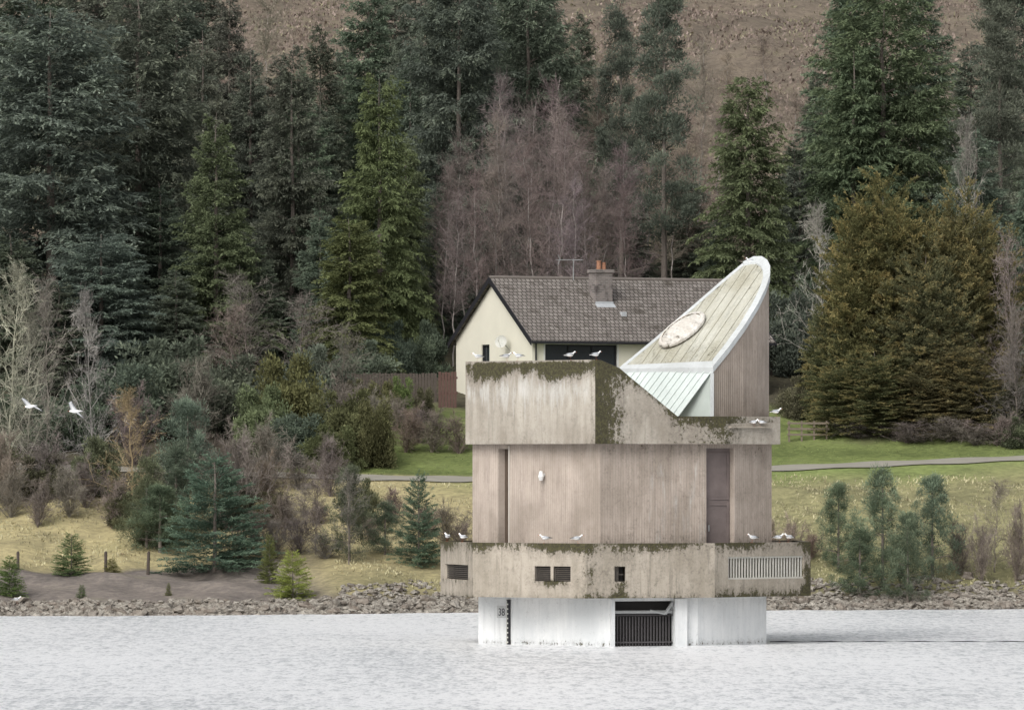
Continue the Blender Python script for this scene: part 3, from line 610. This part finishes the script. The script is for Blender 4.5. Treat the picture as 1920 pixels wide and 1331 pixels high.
for i,hs in PH.items():
    fr,L=frame(PL,i)
    for (u0,u1,z0,z1) in hs:
        if i==3:
            mb=MB(); n=27
            for k in range(n):
                u=u0*L+.04+(u1-u0)*L*k/n; mb.box((u,-.10,z0+.04),(u+.04,-.06,z1-.04),fr)
            mb.box((u0*L,-.12,z1-.05),(u1*L,-.04,z1-.0),fr); mb.box((u0*L,-.12,z0),(u1*L,-.04,z0+.05),fr)
            add('balustrade',mb,M_BARS,plat)
        else:
            mb=MB()
            if i!=2:
                for k in range(7):
                    z=z0+.03+(z1-z0-.04)*k/7; mb.box((u0*L+.002,-.16,z),(u1*L-.002,-.09,z+.03),fr)
                mb.box((u0*L+.002,-.2,z0),(u0*L+.03,-.08,z1),fr); mb.box((u1*L-.03,-.2,z0),(u1*L-.002,-.08,z1),fr)
            else: mb.box((u0*L+.002,-.17,z0+.002),((u0+(u1-u0)*.5)*L,-.14,z1-.002),fr); mb.box((u0*L+.002,-.2,z0+.2),(u1*L-.002,-.16,z0+.23),fr)
            add('louvre_vent',mb,M_LOUVRE,plat)
            mb=MB(); mb.box((u0*L-.02,-.34,z0-.02),(u1*L+.02,-.29,z1+.02),fr); add('vent_backing',mb,M_DARK,plat)
# shaft
def mossB(i,u,z,t): return .12*(z>6.0)+max(0,.20-(z-3.2)*.45)+(.1 if i==2 else 0)+(.14 if i==1 else .0)+(.12 if i==3 else 0)
def washB(i,u,z): return {0:.16,1:(.38 if u>.45 else .0) if z<5.8 else .1}.get(i,0)
bd=ring_wall(BD,.3,1.76,6.35,{0:[(.205,.285,1.9,6.2)],2:[(.04,.96,1.9,6.22)]},moss=mossB,wash=washB)
shaft=add('shaft_wall',bd,M_CSH,tw)
fr,L=frame(BD,0); mb=MB(); mb.box((.2*L,-.28,1.8),(.29*L,-.22,6.3),fr); add('slot_panel',mb,simple('dark_brown_slot',(.08,.06,.045),.9,.6,3),shaft)  # dark brown panel filling the slot
mb=MB(); mb.box((.287*L,.003,3.0),(.287*L+.05,.02,6.3),fr); add('slot_trim',mb,simple('pale_trim',(.5,.46,.41),.8,.2,4),shaft)
fr,L=frame(BD,2); mb=MB(); mb.box((.02*L,-.26,1.8),(.98*L,-.2,6.3),fr)
for z0,z1 in ((2.5,4.5),(4.6,6.1)):
    for a,b in ((.10,.16),(.84,.90)): mb.box((a*L,-.198,z0),(b*L,-.165,z1),fr)
    for z in (z0,z1-.08): mb.box((.162*L,-.198,z),(.838*L,-.17,z+.06),fr)
door=add('door',mb,M_DOOR,shaft); pp=lambda z:(fr[0][0]+fr[1][0]*.2*L-fr[2][0]*.13,fr[0][1]+fr[1][1]*.2*L-fr[2][1]*.13,z)
mb=MB(); mb.tube(pp(3.6),pp(3.8),.02); add('handle',mb,M_STEEL,door)
# upper parapet
def topU(i,u):
    if i==1: return float(np.interp(u,[0,.025,.18,.63,1],[8.98,8.98,8.73,7.22,7.22]))
    if i in(2,3,4): return 7.22
    if i==5: return float(np.interp(u,[0,.4,1],[7.22,8.98,8.98]))
    return 8.98
L_UB=math.dist(UP[1],UP[2])
def mossU(i,u,z,t):
    m=0
    if i==0:
        d=t-z
        if d<.10: m=.25
        else: m=(1.22-d*1.5+.22*math.sin(u*11)+.10*math.sin(u*31))*(1 if .06<u<.975 else .55)
        m=max(.02,m)
        if u>.95: m+=.25
        m+=max(0,.22-(z-6.35)*.8)
    if i==1:
        m=max(0,.80-(u*L_UB)*.55)+max(0,.42-(t-z)*.9)
        if u>.55: m+=.20+max(0,.22-abs(u-.95)*1.2)
        m+=.10
    if i==2: m=max(.16,.55-u*.9)+(.18 if z>7.0 else 0)
    return m
def washU(i,u,z):
    if i==0: return max(0,.74-abs(z-8.0)*.5-abs(u-.5)*.4)
    if i==1: return .0
    return .15
up=ring_wall(UP,.3,6.35,8.98,{},top=topU,moss=mossU,wash=washU,breaks={1:[.025,.18,.63],5:[.4]},ds=.14)
upper=add('upper_parapet',up,M_CUP,tw)
mb=MB(); mb.prism(offset(UP,.15),6.37,6.6); add('upper_floor',mb,M_CUP,upper)
fr,L=frame(UP,2); mb=MB(); mb.box((.06*L,.003,6.86),(.80*L,.11,6.91),fr); add('ledge',mb,M_CPL,upper)
# wedge
wx,wy=-.11,.6; A_,B_=.58,.7
WO=[(0,0),(2.9,-2.4),(3.40,-1.95),(3.92,-1.38),(4.36,-.76),(4.63,-.24),(4.78,.22),(4.80,.62),(4.72,.98),(4.56,1.28),(4.32,1.48),(4.0,1.52),(3.3,1.27),(2.2,.82),(1.1,.38)]
WO=[(x+wx,y+wy) for x,y in WO]
zr=lambda x,y:8.78+A_*(x-wx)+B_*(y-wy)
mb=MB(); n=len(WO); Lc=0
for i in range(1,n):
    a,b=WO[i],WO[(i+1)%n]; d=math.dist(a,b); z0=6.7; za,zb=zr(*a)-.1,zr(*b)-.1
    K=6
    for k in range(K):
        f0,f1=k/K,(k+1)/K
        pts=[(a[0],a[1],z0+(za-z0)*f0),(b[0],b[1],z0+(zb-z0)*f0),(b[0],b[1],z0+(zb-z0)*f1),(a[0],a[1],z0+(za-z0)*f1)]
        mb.quad(pts,[(Lc,pts[0][2]),(Lc+d,pts[1][2]),(Lc+d,pts[2][2]),(Lc,pts[3][2])])
        for p in pts: mb.moss.append(.05+max(0,.30-(p[2]-7)*.5)); mb.wash.append(.0)
    Lc+=d
rh=add('roof_drum',mb,M_CSH,tw)
a,b=WO[1],WO[0]; mb=MB(); mb.quad([(b[0],b[1],6.7),(a[0],a[1],6.7),(a[0],a[1],8.7),(b[0],b[1],8.7)]); add('front_panel',mb,M_PANEL,rh)
o1=offset(WO,.19); o2=offset(WO,.09); inn=[o2[i] if (i>=11 or i==0) else o1[i] for i in range(len(WO))]
mb=MB()
cen=(sum(p[0] for p in WO)/len(WO),sum(p[1] for p in WO)/len(WO)); o_=offset(WO,.07); n=len(o_); K=8
for i in range(n):
    a,b=o_[i],o_[(i+1)%n]
    for k in range(K):
        f0,f1=k/K,(k+1)/K; lp=lambda p,f:(p[0]+(cen[0]-p[0])*f,p[1]+(cen[1]-p[1])*f)
        P=[lp(a,f0),lp(b,f0),lp(b,f1),lp(a,f1)]
        mb.quad([(x,y,zr(x,y)+.02) for x,y in P],[((x*B_-y*A_)*1.1,(x*A_+y*B_)*1.1) for x,y in P])
        e=.32*(1-k/K)
        mb.moss+=[e,e,e*.8,e*.8]; mb.wash+=[.2]*4
roof=add('slanted_roof',mb,M_ROOFP,tw)
mb=MB(); mb.prism(o_,lambda x,y:zr(x,y)-.10,lambda x,y:zr(x,y)+.012); add('roof_deck',mb,M_ROOFP,roof)
mb=MB(); sl=Vector((A_,B_)).normalized(); pr=Vector((sl.y,-sl.x))
def inside(p,poly):
    c=False;n=len(poly)
    for i in range(n):
        a,b=poly[i],poly[i-1]
        if (a[1]>p[1])!=(b[1]>p[1]) and p[0]<(b[0]-a[0])*(p[1]-a[1])/(b[1]-a[1])+a[0]: c=not c
    return c
O=Vector(WO[0])
for k in range(1,10):
    t=k*.38; st=None;en=None
    for j in range(0,130):
        q=O+pr*t+sl*(j*.05-1.0)
        if inside(q,inn):
            if st is None: st=q
            en=q
    if st is not None and (en-st).length>.4:
        w=pr*.011
        P=[st-w,en-w,en+w,st+w]
        mb.prism([(v.x,v.y) for v in P],lambda x,y:zr(x,y)+.022,lambda x,y:zr(x,y)+.040)
add('roof_seams',mb,simple('seam_grime',(.33,.32,.26),.9,.4,3),roof)
mb=MB(); out_=offset(WO,-.04)
n=len(WO)
for i in range(n):
    j=(i+1)%n
    hh=.04 if i in(0,11,12,13,14) else .08
    a,b,c,d=out_[i],out_[j],inn[j],inn[i]
    f=lambda p,h:(p[0],p[1],zr(*p)+h)
    lo=-.13; U=[(i,0),(i+1,0),(i+1,.3),(i,.3)]
    mb.quad([f(a,hh),f(b,hh),f(c,hh),f(d,hh)],U); mb.quad([f(a,lo),f(b,lo),f(b,hh),f(a,hh)],U); mb.quad([f(d,hh),f(c,hh),f(c,.0),f(d,.0)],U); mb.quad([f(a,lo),f(d,lo),f(c,lo),f(b,lo)],U)
add('roof_kerb',mb,M_TRIM,roof)
cx,cy=2.02+wx,-.02+wy
e1=Vector((1,.28,A_+B_*.28)).normalized(); nrm=Vector((-A_,-B_,1)).normalized(); e2=nrm.cross(e1)
ctr=Vector((cx,cy,zr(cx,cy)+.02)); mb=MB(); prof=[(.90,0),(.96,.02),(1.0,.07),(.99,.14),(.93,.18),(.84,.18),(.82,.15),(.6,.19),(.3,.21),(0.02,.215)]; K=30
for (r0,h0),(r1,h1) in zip(prof[:-1],prof[1:]):
    for k in range(K):
        t0,t1=2*math.pi*k/K,2*math.pi*(k+1)/K
        pt=lambda r,t,h:ctr+e1*(.90*r*math.cos(t))+e2*(.60*r*math.sin(t))+nrm*h
        mb.quad([pt(r0,t0,h0),pt(r0,t1,h0),pt(r1,t1,h1),pt(r1,t0,h1)])
        low=max(0,-math.cos((t0+t1)/2))
        mb.moss+=[(.52 if (h0<.06 or r0==.84) else .24)+.15*low*(h0<.17)]*4; mb.wash+=[.3]*4
add('hatch',mb,M_HATCH,roof)
BR=Vector((WO[1][0]-.04,WO[1][1]+.02,8.66)); BLp=Vector((WO[0][0],WO[0][1]-.1,8.66)); vec=Vector((-1.1,.42,-1.5))
mb=MB(); nb_=13
mb.quad([BR,BLp,BLp+vec,BR+vec])
for k in range(nb_+1):
    p=BR+(BLp-BR)*(k/nb_); nn=(BLp-BR).cross(vec).normalized()
    if nn.y>0: nn=-nn
    s=(BLp-BR).normalized()*.02
    mb.quad([p-s+nn*.03,p+s+nn*.03,p+s+vec+nn*.03,p-s+vec+nn*.03]); mb.quad([p-s,p-s+nn*.03,p-s+nn*.03+vec,p-s+vec]); mb.quad([p+s,p+s+nn*.03,p+s+nn*.03+vec,p+s+vec])
add('ribbed_canopy',mb,M_CANOPY,rh)
mb=MB(); mb.box((WO[1][0]-.09,WO[1][1]-.03,6.7),(WO[1][0]+.03,WO[1][1]+.06,8.62)); add('corner_post',mb,M_TRIM,rh)
fr,L=frame(BD,0); u=.565*L; cz=CH+(871-890)/59.7
mb=MB(); p=lambda u_,w,z:(fr[0][0]+fr[1][0]*u_+fr[2][0]*w,fr[0][1]+fr[1][1]*u_+fr[2][1]*w,z)
mb.tube(p(u,.0,cz),p(u,.12,cz),.05); mb.tube(p(u,.14,cz-.06),p(u,.14,cz+.12),.10,.05,12); mb.tube(p(u,.14,cz-.18),p(u,.14,cz-.06),.05,.10,12)
add('wall_lamp',mb,M_WHITE,shaft)
# ---------------------------------------------------------------- house
K0=(.912,288,8.5); ang=math.atan2(.436,.9)
hs=add('house',None,loc=K0,rot=(0,0,ang),label='cream rendered bungalow with brown tiled roof and brick chimney',cat='house')
LN=12.0;DP=8.0;EV=2.95;RG=5.62
mb=MB()
def wallh(a,b,z0,z1,holes):
    L=math.dist(a,b); us=sorted({0,L,*[h[0] for h in holes],*[h[1] for h in holes]}); zs=sorted({z0,z1,*[h[2] for h in holes],*[h[3] for h in holes]})
    e=((b[0]-a[0])/L,(b[1]-a[1])/L); nn=(e[1],-e[0]); P=lambda u,z,w=0:(a[0]+e[0]*u+nn[0]*w,a[1]+e[1]*u+nn[1]*w,z)
    for u0,u1 in zip(us[:-1],us[1:]):
        for y0,y1 in zip(zs[:-1],zs[1:]):
            um,zm=(u0+u1)/2,(y0+y1)/2
            if any(h[0]<um<h[1] and h[2]<zm<h[3] for h in holes): continue
            mb.quad([P(u0,y0),P(u1,y0),P(u1,y1),P(u0,y1)])
    for h in holes:
        mb.quad([P(h[0],h[2]),P(h[0],h[3]),P(h[0],h[3],-.2),P(h[0],h[2],-.2)]); mb.quad([P(h[1],h[2]),P(h[1],h[3]),P(h[1],h[3],-.2),P(h[1],h[2],-.2)])
        mb.quad([P(h[0],h[2]),P(h[1],h[2]),P(h[1],h[2],-.2),P(h[0],h[2],-.2)]); mb.quad([P(h[0],h[3]),P(h[1],h[3]),P(h[1],h[3],-.2),P(h[0],h[3],-.2)])
WF=(.64,4.27,1.25,2.62); WF2=(7.2,9.2,1.25,2.62); WG=(8-5.3,8-4.45,1.8,2.68)
wallh((0,0),(LN,0),-2.5,EV,[WF,WF2]); wallh((0,DP),(0,0),-2.5,EV,[WG]); wallh((LN,0),(LN,DP),-2.5,EV,[]); wallh((LN,DP),(0,DP),-2.5,EV,[])
for x in (0,LN): mb.quad([(x,0,EV),(x,DP,EV),(x,DP/2,RG-.08)])
add('wall',mb,M_RENDER,hs)
m,nt=newmat('roof_tiles'); g=G(nt); uv=g.coord('UV')
bt=g.n('ShaderNodeTexBrick'); g.l(uv,bt.inputs[0]); bt.inputs['Scale'].default_value=1; bt.inputs['Brick Width'].default_value=.22; bt.inputs['Row Height'].default_value=.29; bt.inputs['Mortar Size'].default_value=.03; bt.inputs['Mortar Smooth'].default_value=.6
bt.inputs['Color1'].default_value=(.185,.165,.15,1); bt.inputs['Color2'].default_value=(.275,.25,.228,1); bt.inputs['Mortar'].default_value=(.075,.067,.06,1)
ns=g.noise(uv,1.3,6,.7); n3=g.noise(uv,9,3); c=g.mix(g.math('MULTIPLY',g.step(ns,.54,.64),.7),bt.outputs[0],(.065,.056,.044)); c=g.mix(g.math('MULTIPLY',g.step(n3,.55,.7),.5),c,(.08,.07,.06))
sepx=g.n('ShaderNodeSeparateXYZ'); g.l(uv,sepx.inputs[0]); fr_=g.math('FRACT',g.math('DIVIDE',sepx.outputs[1],.29)); h=g.math('SUBTRACT',g.math('MULTIPLY',bt.outputs[1],-1.),g.math('MULTIPLY',fr_,1.5))
g.out(c,.9,g.bump(h,.8,.045),.2); M_TILE=m
mb=MB(); sl_=(RG-EV)/4; ov=.38; vx=.22
ze=EV-ov*sl_
slen=math.hypot(4+ov,RG-ze)
for sgn in (0,1):
    y0,y1=(-ov,4) if sgn==0 else (DP+ov,4)
    mb.quad([(-vx,y0,ze+.1),(LN+vx,y0,ze+.1),(LN+vx,y1,RG+.1),(-vx,y1,RG+.1)],[(0,0),(LN+2*vx,0),(LN+2*vx,slen),(0,slen)])
    mb.quad([(-vx,y0,ze+.1),(LN+vx,y0,ze+.1),(LN+vx,y0,ze+.02),(-vx,y0,ze+.02)]); mb.quad([(-vx,y0,ze+.02),(LN+vx,y0,ze+.02),(LN+vx,y1,RG+.02),(-vx,y1,RG+.02)])
roofh=add('roof',mb,M_TILE,hs)
mb=MB(); mb.tube((-vx,4,RG+.1),(LN+vx,4,RG+.1),.09,.09,8); add('ridge_tiles',mb,simple('ridge_clay',(.17,.15,.135),.9,.3,5),roofh)
mb=MB()
for x in (-vx-.04,LN+vx+.003):
    for y0 in (-ov,DP+ov):
        w=.037; z1=.12;z0=-.14
        P=[(x,y0,ze+z0),(x,4,RG+z0),(x,4,RG+z1),(x,y0,ze+z1)]; R_=[(a+w,b,c) for a,b,c in P]
        mb.quad(P);mb.quad(R_)
        for k in range(4): mb.quad([P[k],P[(k+1)%4],R_[(k+1)%4],R_[k]])
mb.box((-vx,-ov-.12,ze-.04),(LN+vx,-ov-.004,ze+.06)); mb.tube((.15,-.08,-.5),(.15,-.08,ze),.04)
mb.box((0.003,-ov+.01,ze-.05),(LN-.003,-.003,ze-.02))
add('fascia',mb,M_BLACK,roofh)
def window(x0,x1,z0,z1,n,face):
    w=add('window',None,None,hs); mb=MB()
    def bx(u0,u1,w0,w1,a,b):
        if face=='f': mb.box((u0,w0,a),(u1,w1,b))
        else: mb.box((w0,8-u1,a),(w1,8-u0,b))
    t=.07
    bx(x0-.05,x1+.05,-.03,-.004,z0-.1,z0); bx(x0,x1,.06,.12,z0,z0+t);bx(x0,x1,.06,.12,z1-t,z1)
    for k in range(n+1):
        u=x0+(x1-x0-t)*k/n; bx(u,u+t*(.6 if 0<k<n else 1),.055,.125,z0+t,z1-t)
    add('frame',mb,M_BLACK if n in(1,3) else M_WHITE,w); mb=MB()
    bx(x0+.02,x1-.02,.13,.15,z0+.02,z1-.02); add('pane',mb,M_GLASS,w)
    if n>1:
        mb=MB(); bx(x0-.08,x0,-.02,.05,z0,z1+.06); bx(x1,x1+.08,-.02,.05,z0,z1+.06); bx(x0-.0,x1+.0,-.02,.05,z1,z1+.06); add('surround',mb,M_WHITE,w)
window(*WF,3,'f'); window(*WF2,2,'f'); window(*WG,1,'g')
m,nt=newmat('chimney_brick'); g=G(nt); uv=g.coord('UV'); bt=g.n('ShaderNodeTexBrick'); g.l(uv,bt.inputs[0]); bt.inputs['Scale'].default_value=1; bt.inputs['Brick Width'].default_value=.22; bt.inputs['Row Height'].default_value=.08; bt.inputs['Mortar Size'].default_value=.012
bt.inputs['Color1'].default_value=(.14,.122,.115,1); bt.inputs['Color2'].default_value=(.25,.21,.195,1); bt.inputs['Mortar'].default_value=(.24,.23,.22,1)
c=g.mix(g.step(g.noise(uv,2,5),.48,.7),bt.outputs[0],(.08,.07,.068)); g.out(c,.9,None,.2)
mb=MB(); mb.box((4.32,2.2,3.6),(5.15,2.95,5.95)); mb.box((4.26,2.14,5.953),(5.21,3.01,6.1))
ch=add('chimney',mb,m,roofh)
for x,r,h in ((4.64,.12,.36),(4.90,.10,.28)):
    mb=MB(); mb.tube((x,2.57,6.1),(x,2.57,6.1+h),r,r*.85,12); mb.tube((x,2.57,6.1+h),(x,2.57,6.15+h),r,r,12); add('chimney_pot',mb,M_CLAY,ch)
zf=lambda y:EV+(RG-EV)*y/4+.1
mb=MB(); mb.quad([(4.25,1.95,zf(1.95)+.02),(5.22,1.95,zf(1.95)+.02),(5.22,2.195,zf(2.195)+.03),(4.25,2.195,zf(2.195)+.03)]); mb.box((4.28,2.17,zf(2.2)),(5.19,2.197,zf(2.2)+.12)); add('flashing',mb,M_FLASH,ch)
mb=MB(); mb.box((5.2,1.35,zf(1.35)),(5.45,1.55,zf(1.55)+.07)); add('roof_vent',mb,M_FLASH,roofh)
mb=MB(); mb.tube((4.0,3.9,RG),(4.0,3.9,RG+1.0),.022,.022,5); mb.tube((3.2,3.85,RG+.93),(4.5,3.95,RG+.97),.018,.018,4)
for k in range(10): mb.tube((3.25+k*.12,3.6,RG+.95),(3.25+k*.12,4.2,RG+.95),.012,.012,4)
for k in (-.22,.22): mb.tube((3.3,3.87,RG+.95),(3.2,3.87,RG+.95+k),.014,.014,4)
add('aerial',mb,M_STEEL,roofh)
mb=MB(); K=20; c0=Vector((-.42,2.3,2.75)); nn=Vector((-.75,-.62,.25)).normalized(); a=nn.orthogonal().normalized(); b=nn.cross(a)
pr_=[(0.01,0),(.13,.02),(.22,.05),(.29,.09)]
for (r0,h0),(r1,h1) in zip(pr_[:-1],pr_[1:]):
    for k in range(K):
        t0,t1=2*math.pi*k/K,2*math.pi*(k+1)/K; f=lambda r,t,h:c0+(a*math.cos(t)+b*math.sin(t))*r+nn*h
        mb.quad([f(r0,t0,h0),f(r0,t1,h0),f(r1,t1,h1),f(r1,t0,h1)])
mb.tube(c0,(0,2.3,2.4),.025,.025,5); mb.tube(c0-Vector((0,0,.30)),c0+nn*.42,.015,.015,4); mb.tube(c0+nn*.4,c0+nn*.48,.04,.04,6)
add('satellite_dish',mb,M_DISH,hs)
x0=(1452-960)/F*300
zz=tzf(x0,299)
sh=add('garden_shed',None,loc=(x0-1.5,300,zz),label='dark timber shed with a low grey roof',cat='shed')
hz=CH+(871-640)/F*300-zz
mb=MB(); mb.box((0,0,-.3),(2.3,2.5,hz)); add('wall',mb,M_WOOD,sh)
mb=MB(); mb.box((-.2,-.2,hz+.003),(2.6,2.7,hz+.16)); add('roof',mb,simple('felt_roof',(.10,.10,.11),.9,.3,4),sh)
def fence(name,px0,px1,d,zt,h,mat,label,board=.12,gap=.02):
    x0,x1=(px0-960)/F*d,(px1-960)/F*d; mb=MB(); n=int((x1-x0)/(board+gap))
    for k in range(n):
        x=x0+k*(board+gap); zb=tzf(x,d); mb.box((x,d,zb-.2),(x+board,d+.025,zt+random.uniform(-.03,.03)))
    mb.box((x0,d+.027,zt-.3),(x1,d+.07,zt-.2)); mb.box((x0,d+.027,zt-h+.2),(x1,d+.07,zt-h+.3))
    me=MB(); me.v=[(a-x0,b-d,c) for a,b,c in mb.v]; me.f=mb.f; me.uv=mb.uv
    return add(name,me,mat,None,(x0,d,0),(0,0,0),label,'fence')
fence('board_fence',640,822,290,CH+(871-700)/F*290,1.2,M_WOOD,'dark weathered board fence beneath conifers')
fence('board_fence',822,858,289,CH+(871-698)/F*289,1.2,M_REDWOOD,'reddish-brown board fence joining the house')
for px in (33,198,277):
    d=252.8; x=(px-960)/F*d; mb=MB(); mb.tube((0,0,-.5),(0.02,0,.85),.07,.06,7); mb.tube((.02,0,.85),(.02,0,.9),.06,.03,7)
    zt=CH+(871-1033)/F*d
    add('fence_post',mb,M_WOOD,None,(x,d,zt-.9),(0,rr.uniform(-.05,.05),0),'weathered round wooden fence post','fence post',group='fence posts above the beach')
d=282; x0=(1478-960)/F*d; mb=MB(); zb=tzf(x0,d)
for k in range(4): mb.box((k*.55,0,-.2),(k*.55+.08,.08,.95))
for z in (.3,.55,.8): mb.box((-.05,-.04,z),(1.8,-.004,z+.09))
add('rail_fence',mb,simple('old_rails',(.17,.14,.11),.9,.3,6),None,(x0,d,zb),(0,0,0),'short weathered rail fence at lawn edge','fence')
mb=MB(); n=80
for k in range(n):
    x=8.3+k*.4; y=206+.25*math.sin(k*.13); x2=x+.41; y2=206+.25*math.sin((k+1)*.13); mb.tube((x-8.3,y-206,-.005),(x2-8.3,y2-206,-.005),.028+.014*math.sin(k*1.7),.028+.014*math.sin((k+1)*1.7),6)
add('floating_stripe',mb,M_BLACK,None,(8.3,206,0),(0,0,0),'thin dark floating boom trailing from the tower','stripe')  # black tubes laid along a thin dark line on the water
# ---------------------------------------------------------------- gulls
m,nt=newmat('gull_plumage'); g=G(nt); c=g.attr('plumage').outputs['Color']; g.out(c,.8,None,.2); M_GULL=m
def gull_mesh(name,fly=False,turn=0.):
    V=[];Fc=[];Cc=[]
    def loft(rings,cols,n=10):
        o=len(V)
        for (x,y,z,ry,rz),c in zip(rings,cols):
            for k in range(n):
                t=2*math.pi*k/n; V.append((x,y+ry*math.cos(t),z+rz*math.sin(t))); Cc.append(c)
        for i in range(len(rings)-1):
            for k in range(n): Fc.append((o+i*n+k,o+i*n+(k+1)%n,o+(i+1)*n+(k+1)%n,o+(i+1)*n+k))
        Fc.append(tuple(o+k for k in range(n))[::-1]); Fc.append(tuple(o+(len(rings)-1)*n+k for k in range(n)))
    W=(.85,.85,.84,1);Gy=(.45,.47,.50,1);Bk=(.04,.04,.04,1);Rd=(.45,.12,.04,1)
    if not fly:
        loft([(-.23,0,.155,.015,.004),(-.16,0,.165,.032,.018),(-.08,0,.17,.055,.05),(0,0,.172,.064,.066),(.06,0,.185,.056,.062),(.095,0,.22,.036,.040),(.115,turn*.3,.252,.030,.032),(.135,turn*.7,.272,.032,.032),(.16,turn,.272,.024,.025),(.175,turn*1.3,.266,.010,.010)],[W]*10)
        loft([(.174,turn*1.3,.266,.008,.009),(.19,turn*1.6,.264,.006,.008),(.215,turn*2,.256,.002,.003)],[Rd]*3,6)
        for s in (1,-1):
            loft([(.07,s*.048,.195,.012,.022),(0,s*.060,.205,.014,.035),(-.10,s*.050,.195,.012,.028),(-.18,s*.028,.182,.008,.015),(-.27,s*.012,.172,.004,.005)],[Gy,Gy,Gy,Bk,Bk],8)
            loft([(-.005,s*.025,.125,.006,.008),(0,s*.025,.06,.004,.005),(.0,s*.025,.0,.004,.006)],[Rd]*3,5)
            loft([(.0,s*.025,.004,.006,.004),(.05,s*.025,.004,.022,.003)],[Rd]*2,5)
    else:
        loft([(-.22,0,0,.03,.004),(-.15,0,0,.03,.016),(-.06,0,0,.045,.04),(.04,0,0,.05,.048),(.11,0,.01,.035,.035),(.15,0,.018,.03,.03),(.18,0,.015,.012,.012)],[W]*7)
        loft([(.178,0,.015,.008,.008),(.225,0,.01,.002,.002)],[Rd]*2,6)
        for s in (1,-1):
            st=[(0.03,.03,.02,.17),(.07,.2,.12,.14),(.06,.32,.13,.11),(-.01,.45,.09,.07),(-.10,.56,.03,.015)]
            o=len(V)
            for i,(x,y,z,c) in enumerate(st):
                cl=Gy if i<4 else Bk
                for dx,dz,cc in ((.5,0,cl),(0,.012,cl),(-.5,0,cl),(0,-.008,W if i<4 else Bk)):
                    V.append((x+dx*c,s*y,z+dz)); Cc.append(cc)
            for i in range(4):
                for k in range(4): Fc.append((o+i*4+k,o+i*4+(k+1)%4,o+(i+1)*4+(k+1)%4,o+(i+1)*4+k))
            Fc.append((o,o+1,o+2,o+3)); Fc.append((o+16,o+17,o+18,o+19))
    me=bpy.data.meshes.new(name); me.from_pydata(V,[],Fc); at=me.attributes.new('plumage','FLOAT_COLOR','POINT'); at.data.foreach_set('color',np.array(Cc,dtype=np.float32).ravel())
    me.polygons.foreach_set('use_smooth',[True]*len(me.polygons)); me.materials.append(M_GULL); return me
GM=[gull_mesh('gull'),gull_mesh('gull',False,.02),gull_mesh('gull',False,-.02)]; GF=gull_mesh('gull',True)
def gull(x,y,z,rot,lab,i=0,s=.95):
    o=add('gull',GM[i],None,None,(x,y,z),(0,0,rot),lab,'bird',group='gulls perched on the tower'); o.scale=(s,s,s)
def on(poly,i,u,z,rot,lab,k=0,inn=.14,s=.95):
    fr,L=frame(poly,i); p=(fr[0][0]+fr[1][0]*u*L-fr[2][0]*inn,fr[0][1]+fr[1][1]*u*L-fr[2][1]*inn)
    gull(T0[0]+p[0],T0[1]+p[1],z,rot,lab,k,s)
a1='white gull standing on the upper concrete parapet'
for u,r,k in ((.07,3.3,0),(.30,.3,1),(.385,2.7,0),(.79,.2,0)): on(UP,0,u,8.98,r,a1,k)
on(UP,1,.02,8.98,.3,a1,1)
a2='white gull standing on the lower platform parapet'
for i,u,r,k in ((0,.08,2.0,1),(0,.55,2.4,0),(1,.61,3.0,0),(1,.90,.2,2),(3,.42,3.6,0),(3,.70,.3,0),(3,.80,2.4,1)): on(PL,i,u,3.24,r,a2,k)
on(UP,2,.98,7.22,0.1,'white gull on the corner of the upper balcony',0)
for u,r in ((.5,.2),(.62,3.0)): on(UP,2,u,6.91,r,'white gull resting on a narrow ledge',0,-.06,.8)
gx,gy=WO[10]; gull(T0[0]+gx-.1,T0[1]+gy-.08,zr(gx-.1,gy-.08)-.05,3.0,'white gull resting at the peak of the slanted roof',1,.8)
x,d=(32-960)/F*242.5,242.5; gull(x,d,tzf(x,d)+.3,.3,'white gull standing on shoreline rocks')
for px,py,rz,ry,rx in ((57,762,2.7,.15,.35),(141,771,2.9,.05,.45)):
    d=195; o=add('flying_gull',GF,None,None,((px-960)/F*d,d,CH+(871-py)/F*d),(rx,ry,rz),'white gull gliding with wings spread over the water','bird',group='gulls in flight'); o.scale=(1.05,)*3
# ---------------------------------------------------------------- light, world, camera
w=bpy.data.worlds.new('World'); S.world=w; w.use_nodes=True; nt=w.node_tree; nt.nodes.clear(); g=G(nt)
SE,SR=math.radians(40),math.radians(210)
sky=g.n('ShaderNodeTexSky',sky_type='NISHITA'); sky.sun_disc=False; sky.sun_elevation=SE; sky.sun_rotation=SR; sky.dust_density=5; sky.air_density=1
hs_=g.n('ShaderNodeHueSaturation'); hs_.inputs['Saturation'].default_value=.22; g.l(sky.outputs[0],hs_.inputs['Color'])
bg=g.n('ShaderNodeBackground'); g.l(hs_.outputs[0],bg.inputs[0]); bg.inputs[1].default_value=.15
o=g.n('ShaderNodeOutputWorld'); g.l(bg.outputs[0],o.inputs[0])
sd=bpy.data.lights.new('sun','SUN'); sd.energy=1.3; sd.angle=math.radians(40); sd.color=(1,.97,.92)
so=bpy.data.objects.new('sun',sd); COL.objects.link(so)
dirv=Vector((math.sin(SR)*math.cos(SE),math.cos(SR)*math.cos(SE),math.sin(SE)))
so.rotation_euler=dirv.to_track_quat('Z','Y').to_euler(); so.location=(0,0,60)
cd=bpy.data.cameras.new('camera'); cd.sensor_width=36; cd.lens=36*F/1920; cd.shift_y=(HZ-665.5)/1920; cd.clip_start=1; cd.clip_end=3000
co=bpy.data.objects.new('camera',cd); COL.objects.link(co); co.location=(0,0,CH); co.rotation_euler=(math.pi/2,0,0); S.camera=co
S.view_settings.view_transform='Standard'; S.view_settings.look='None'; S.view_settings.exposure=0
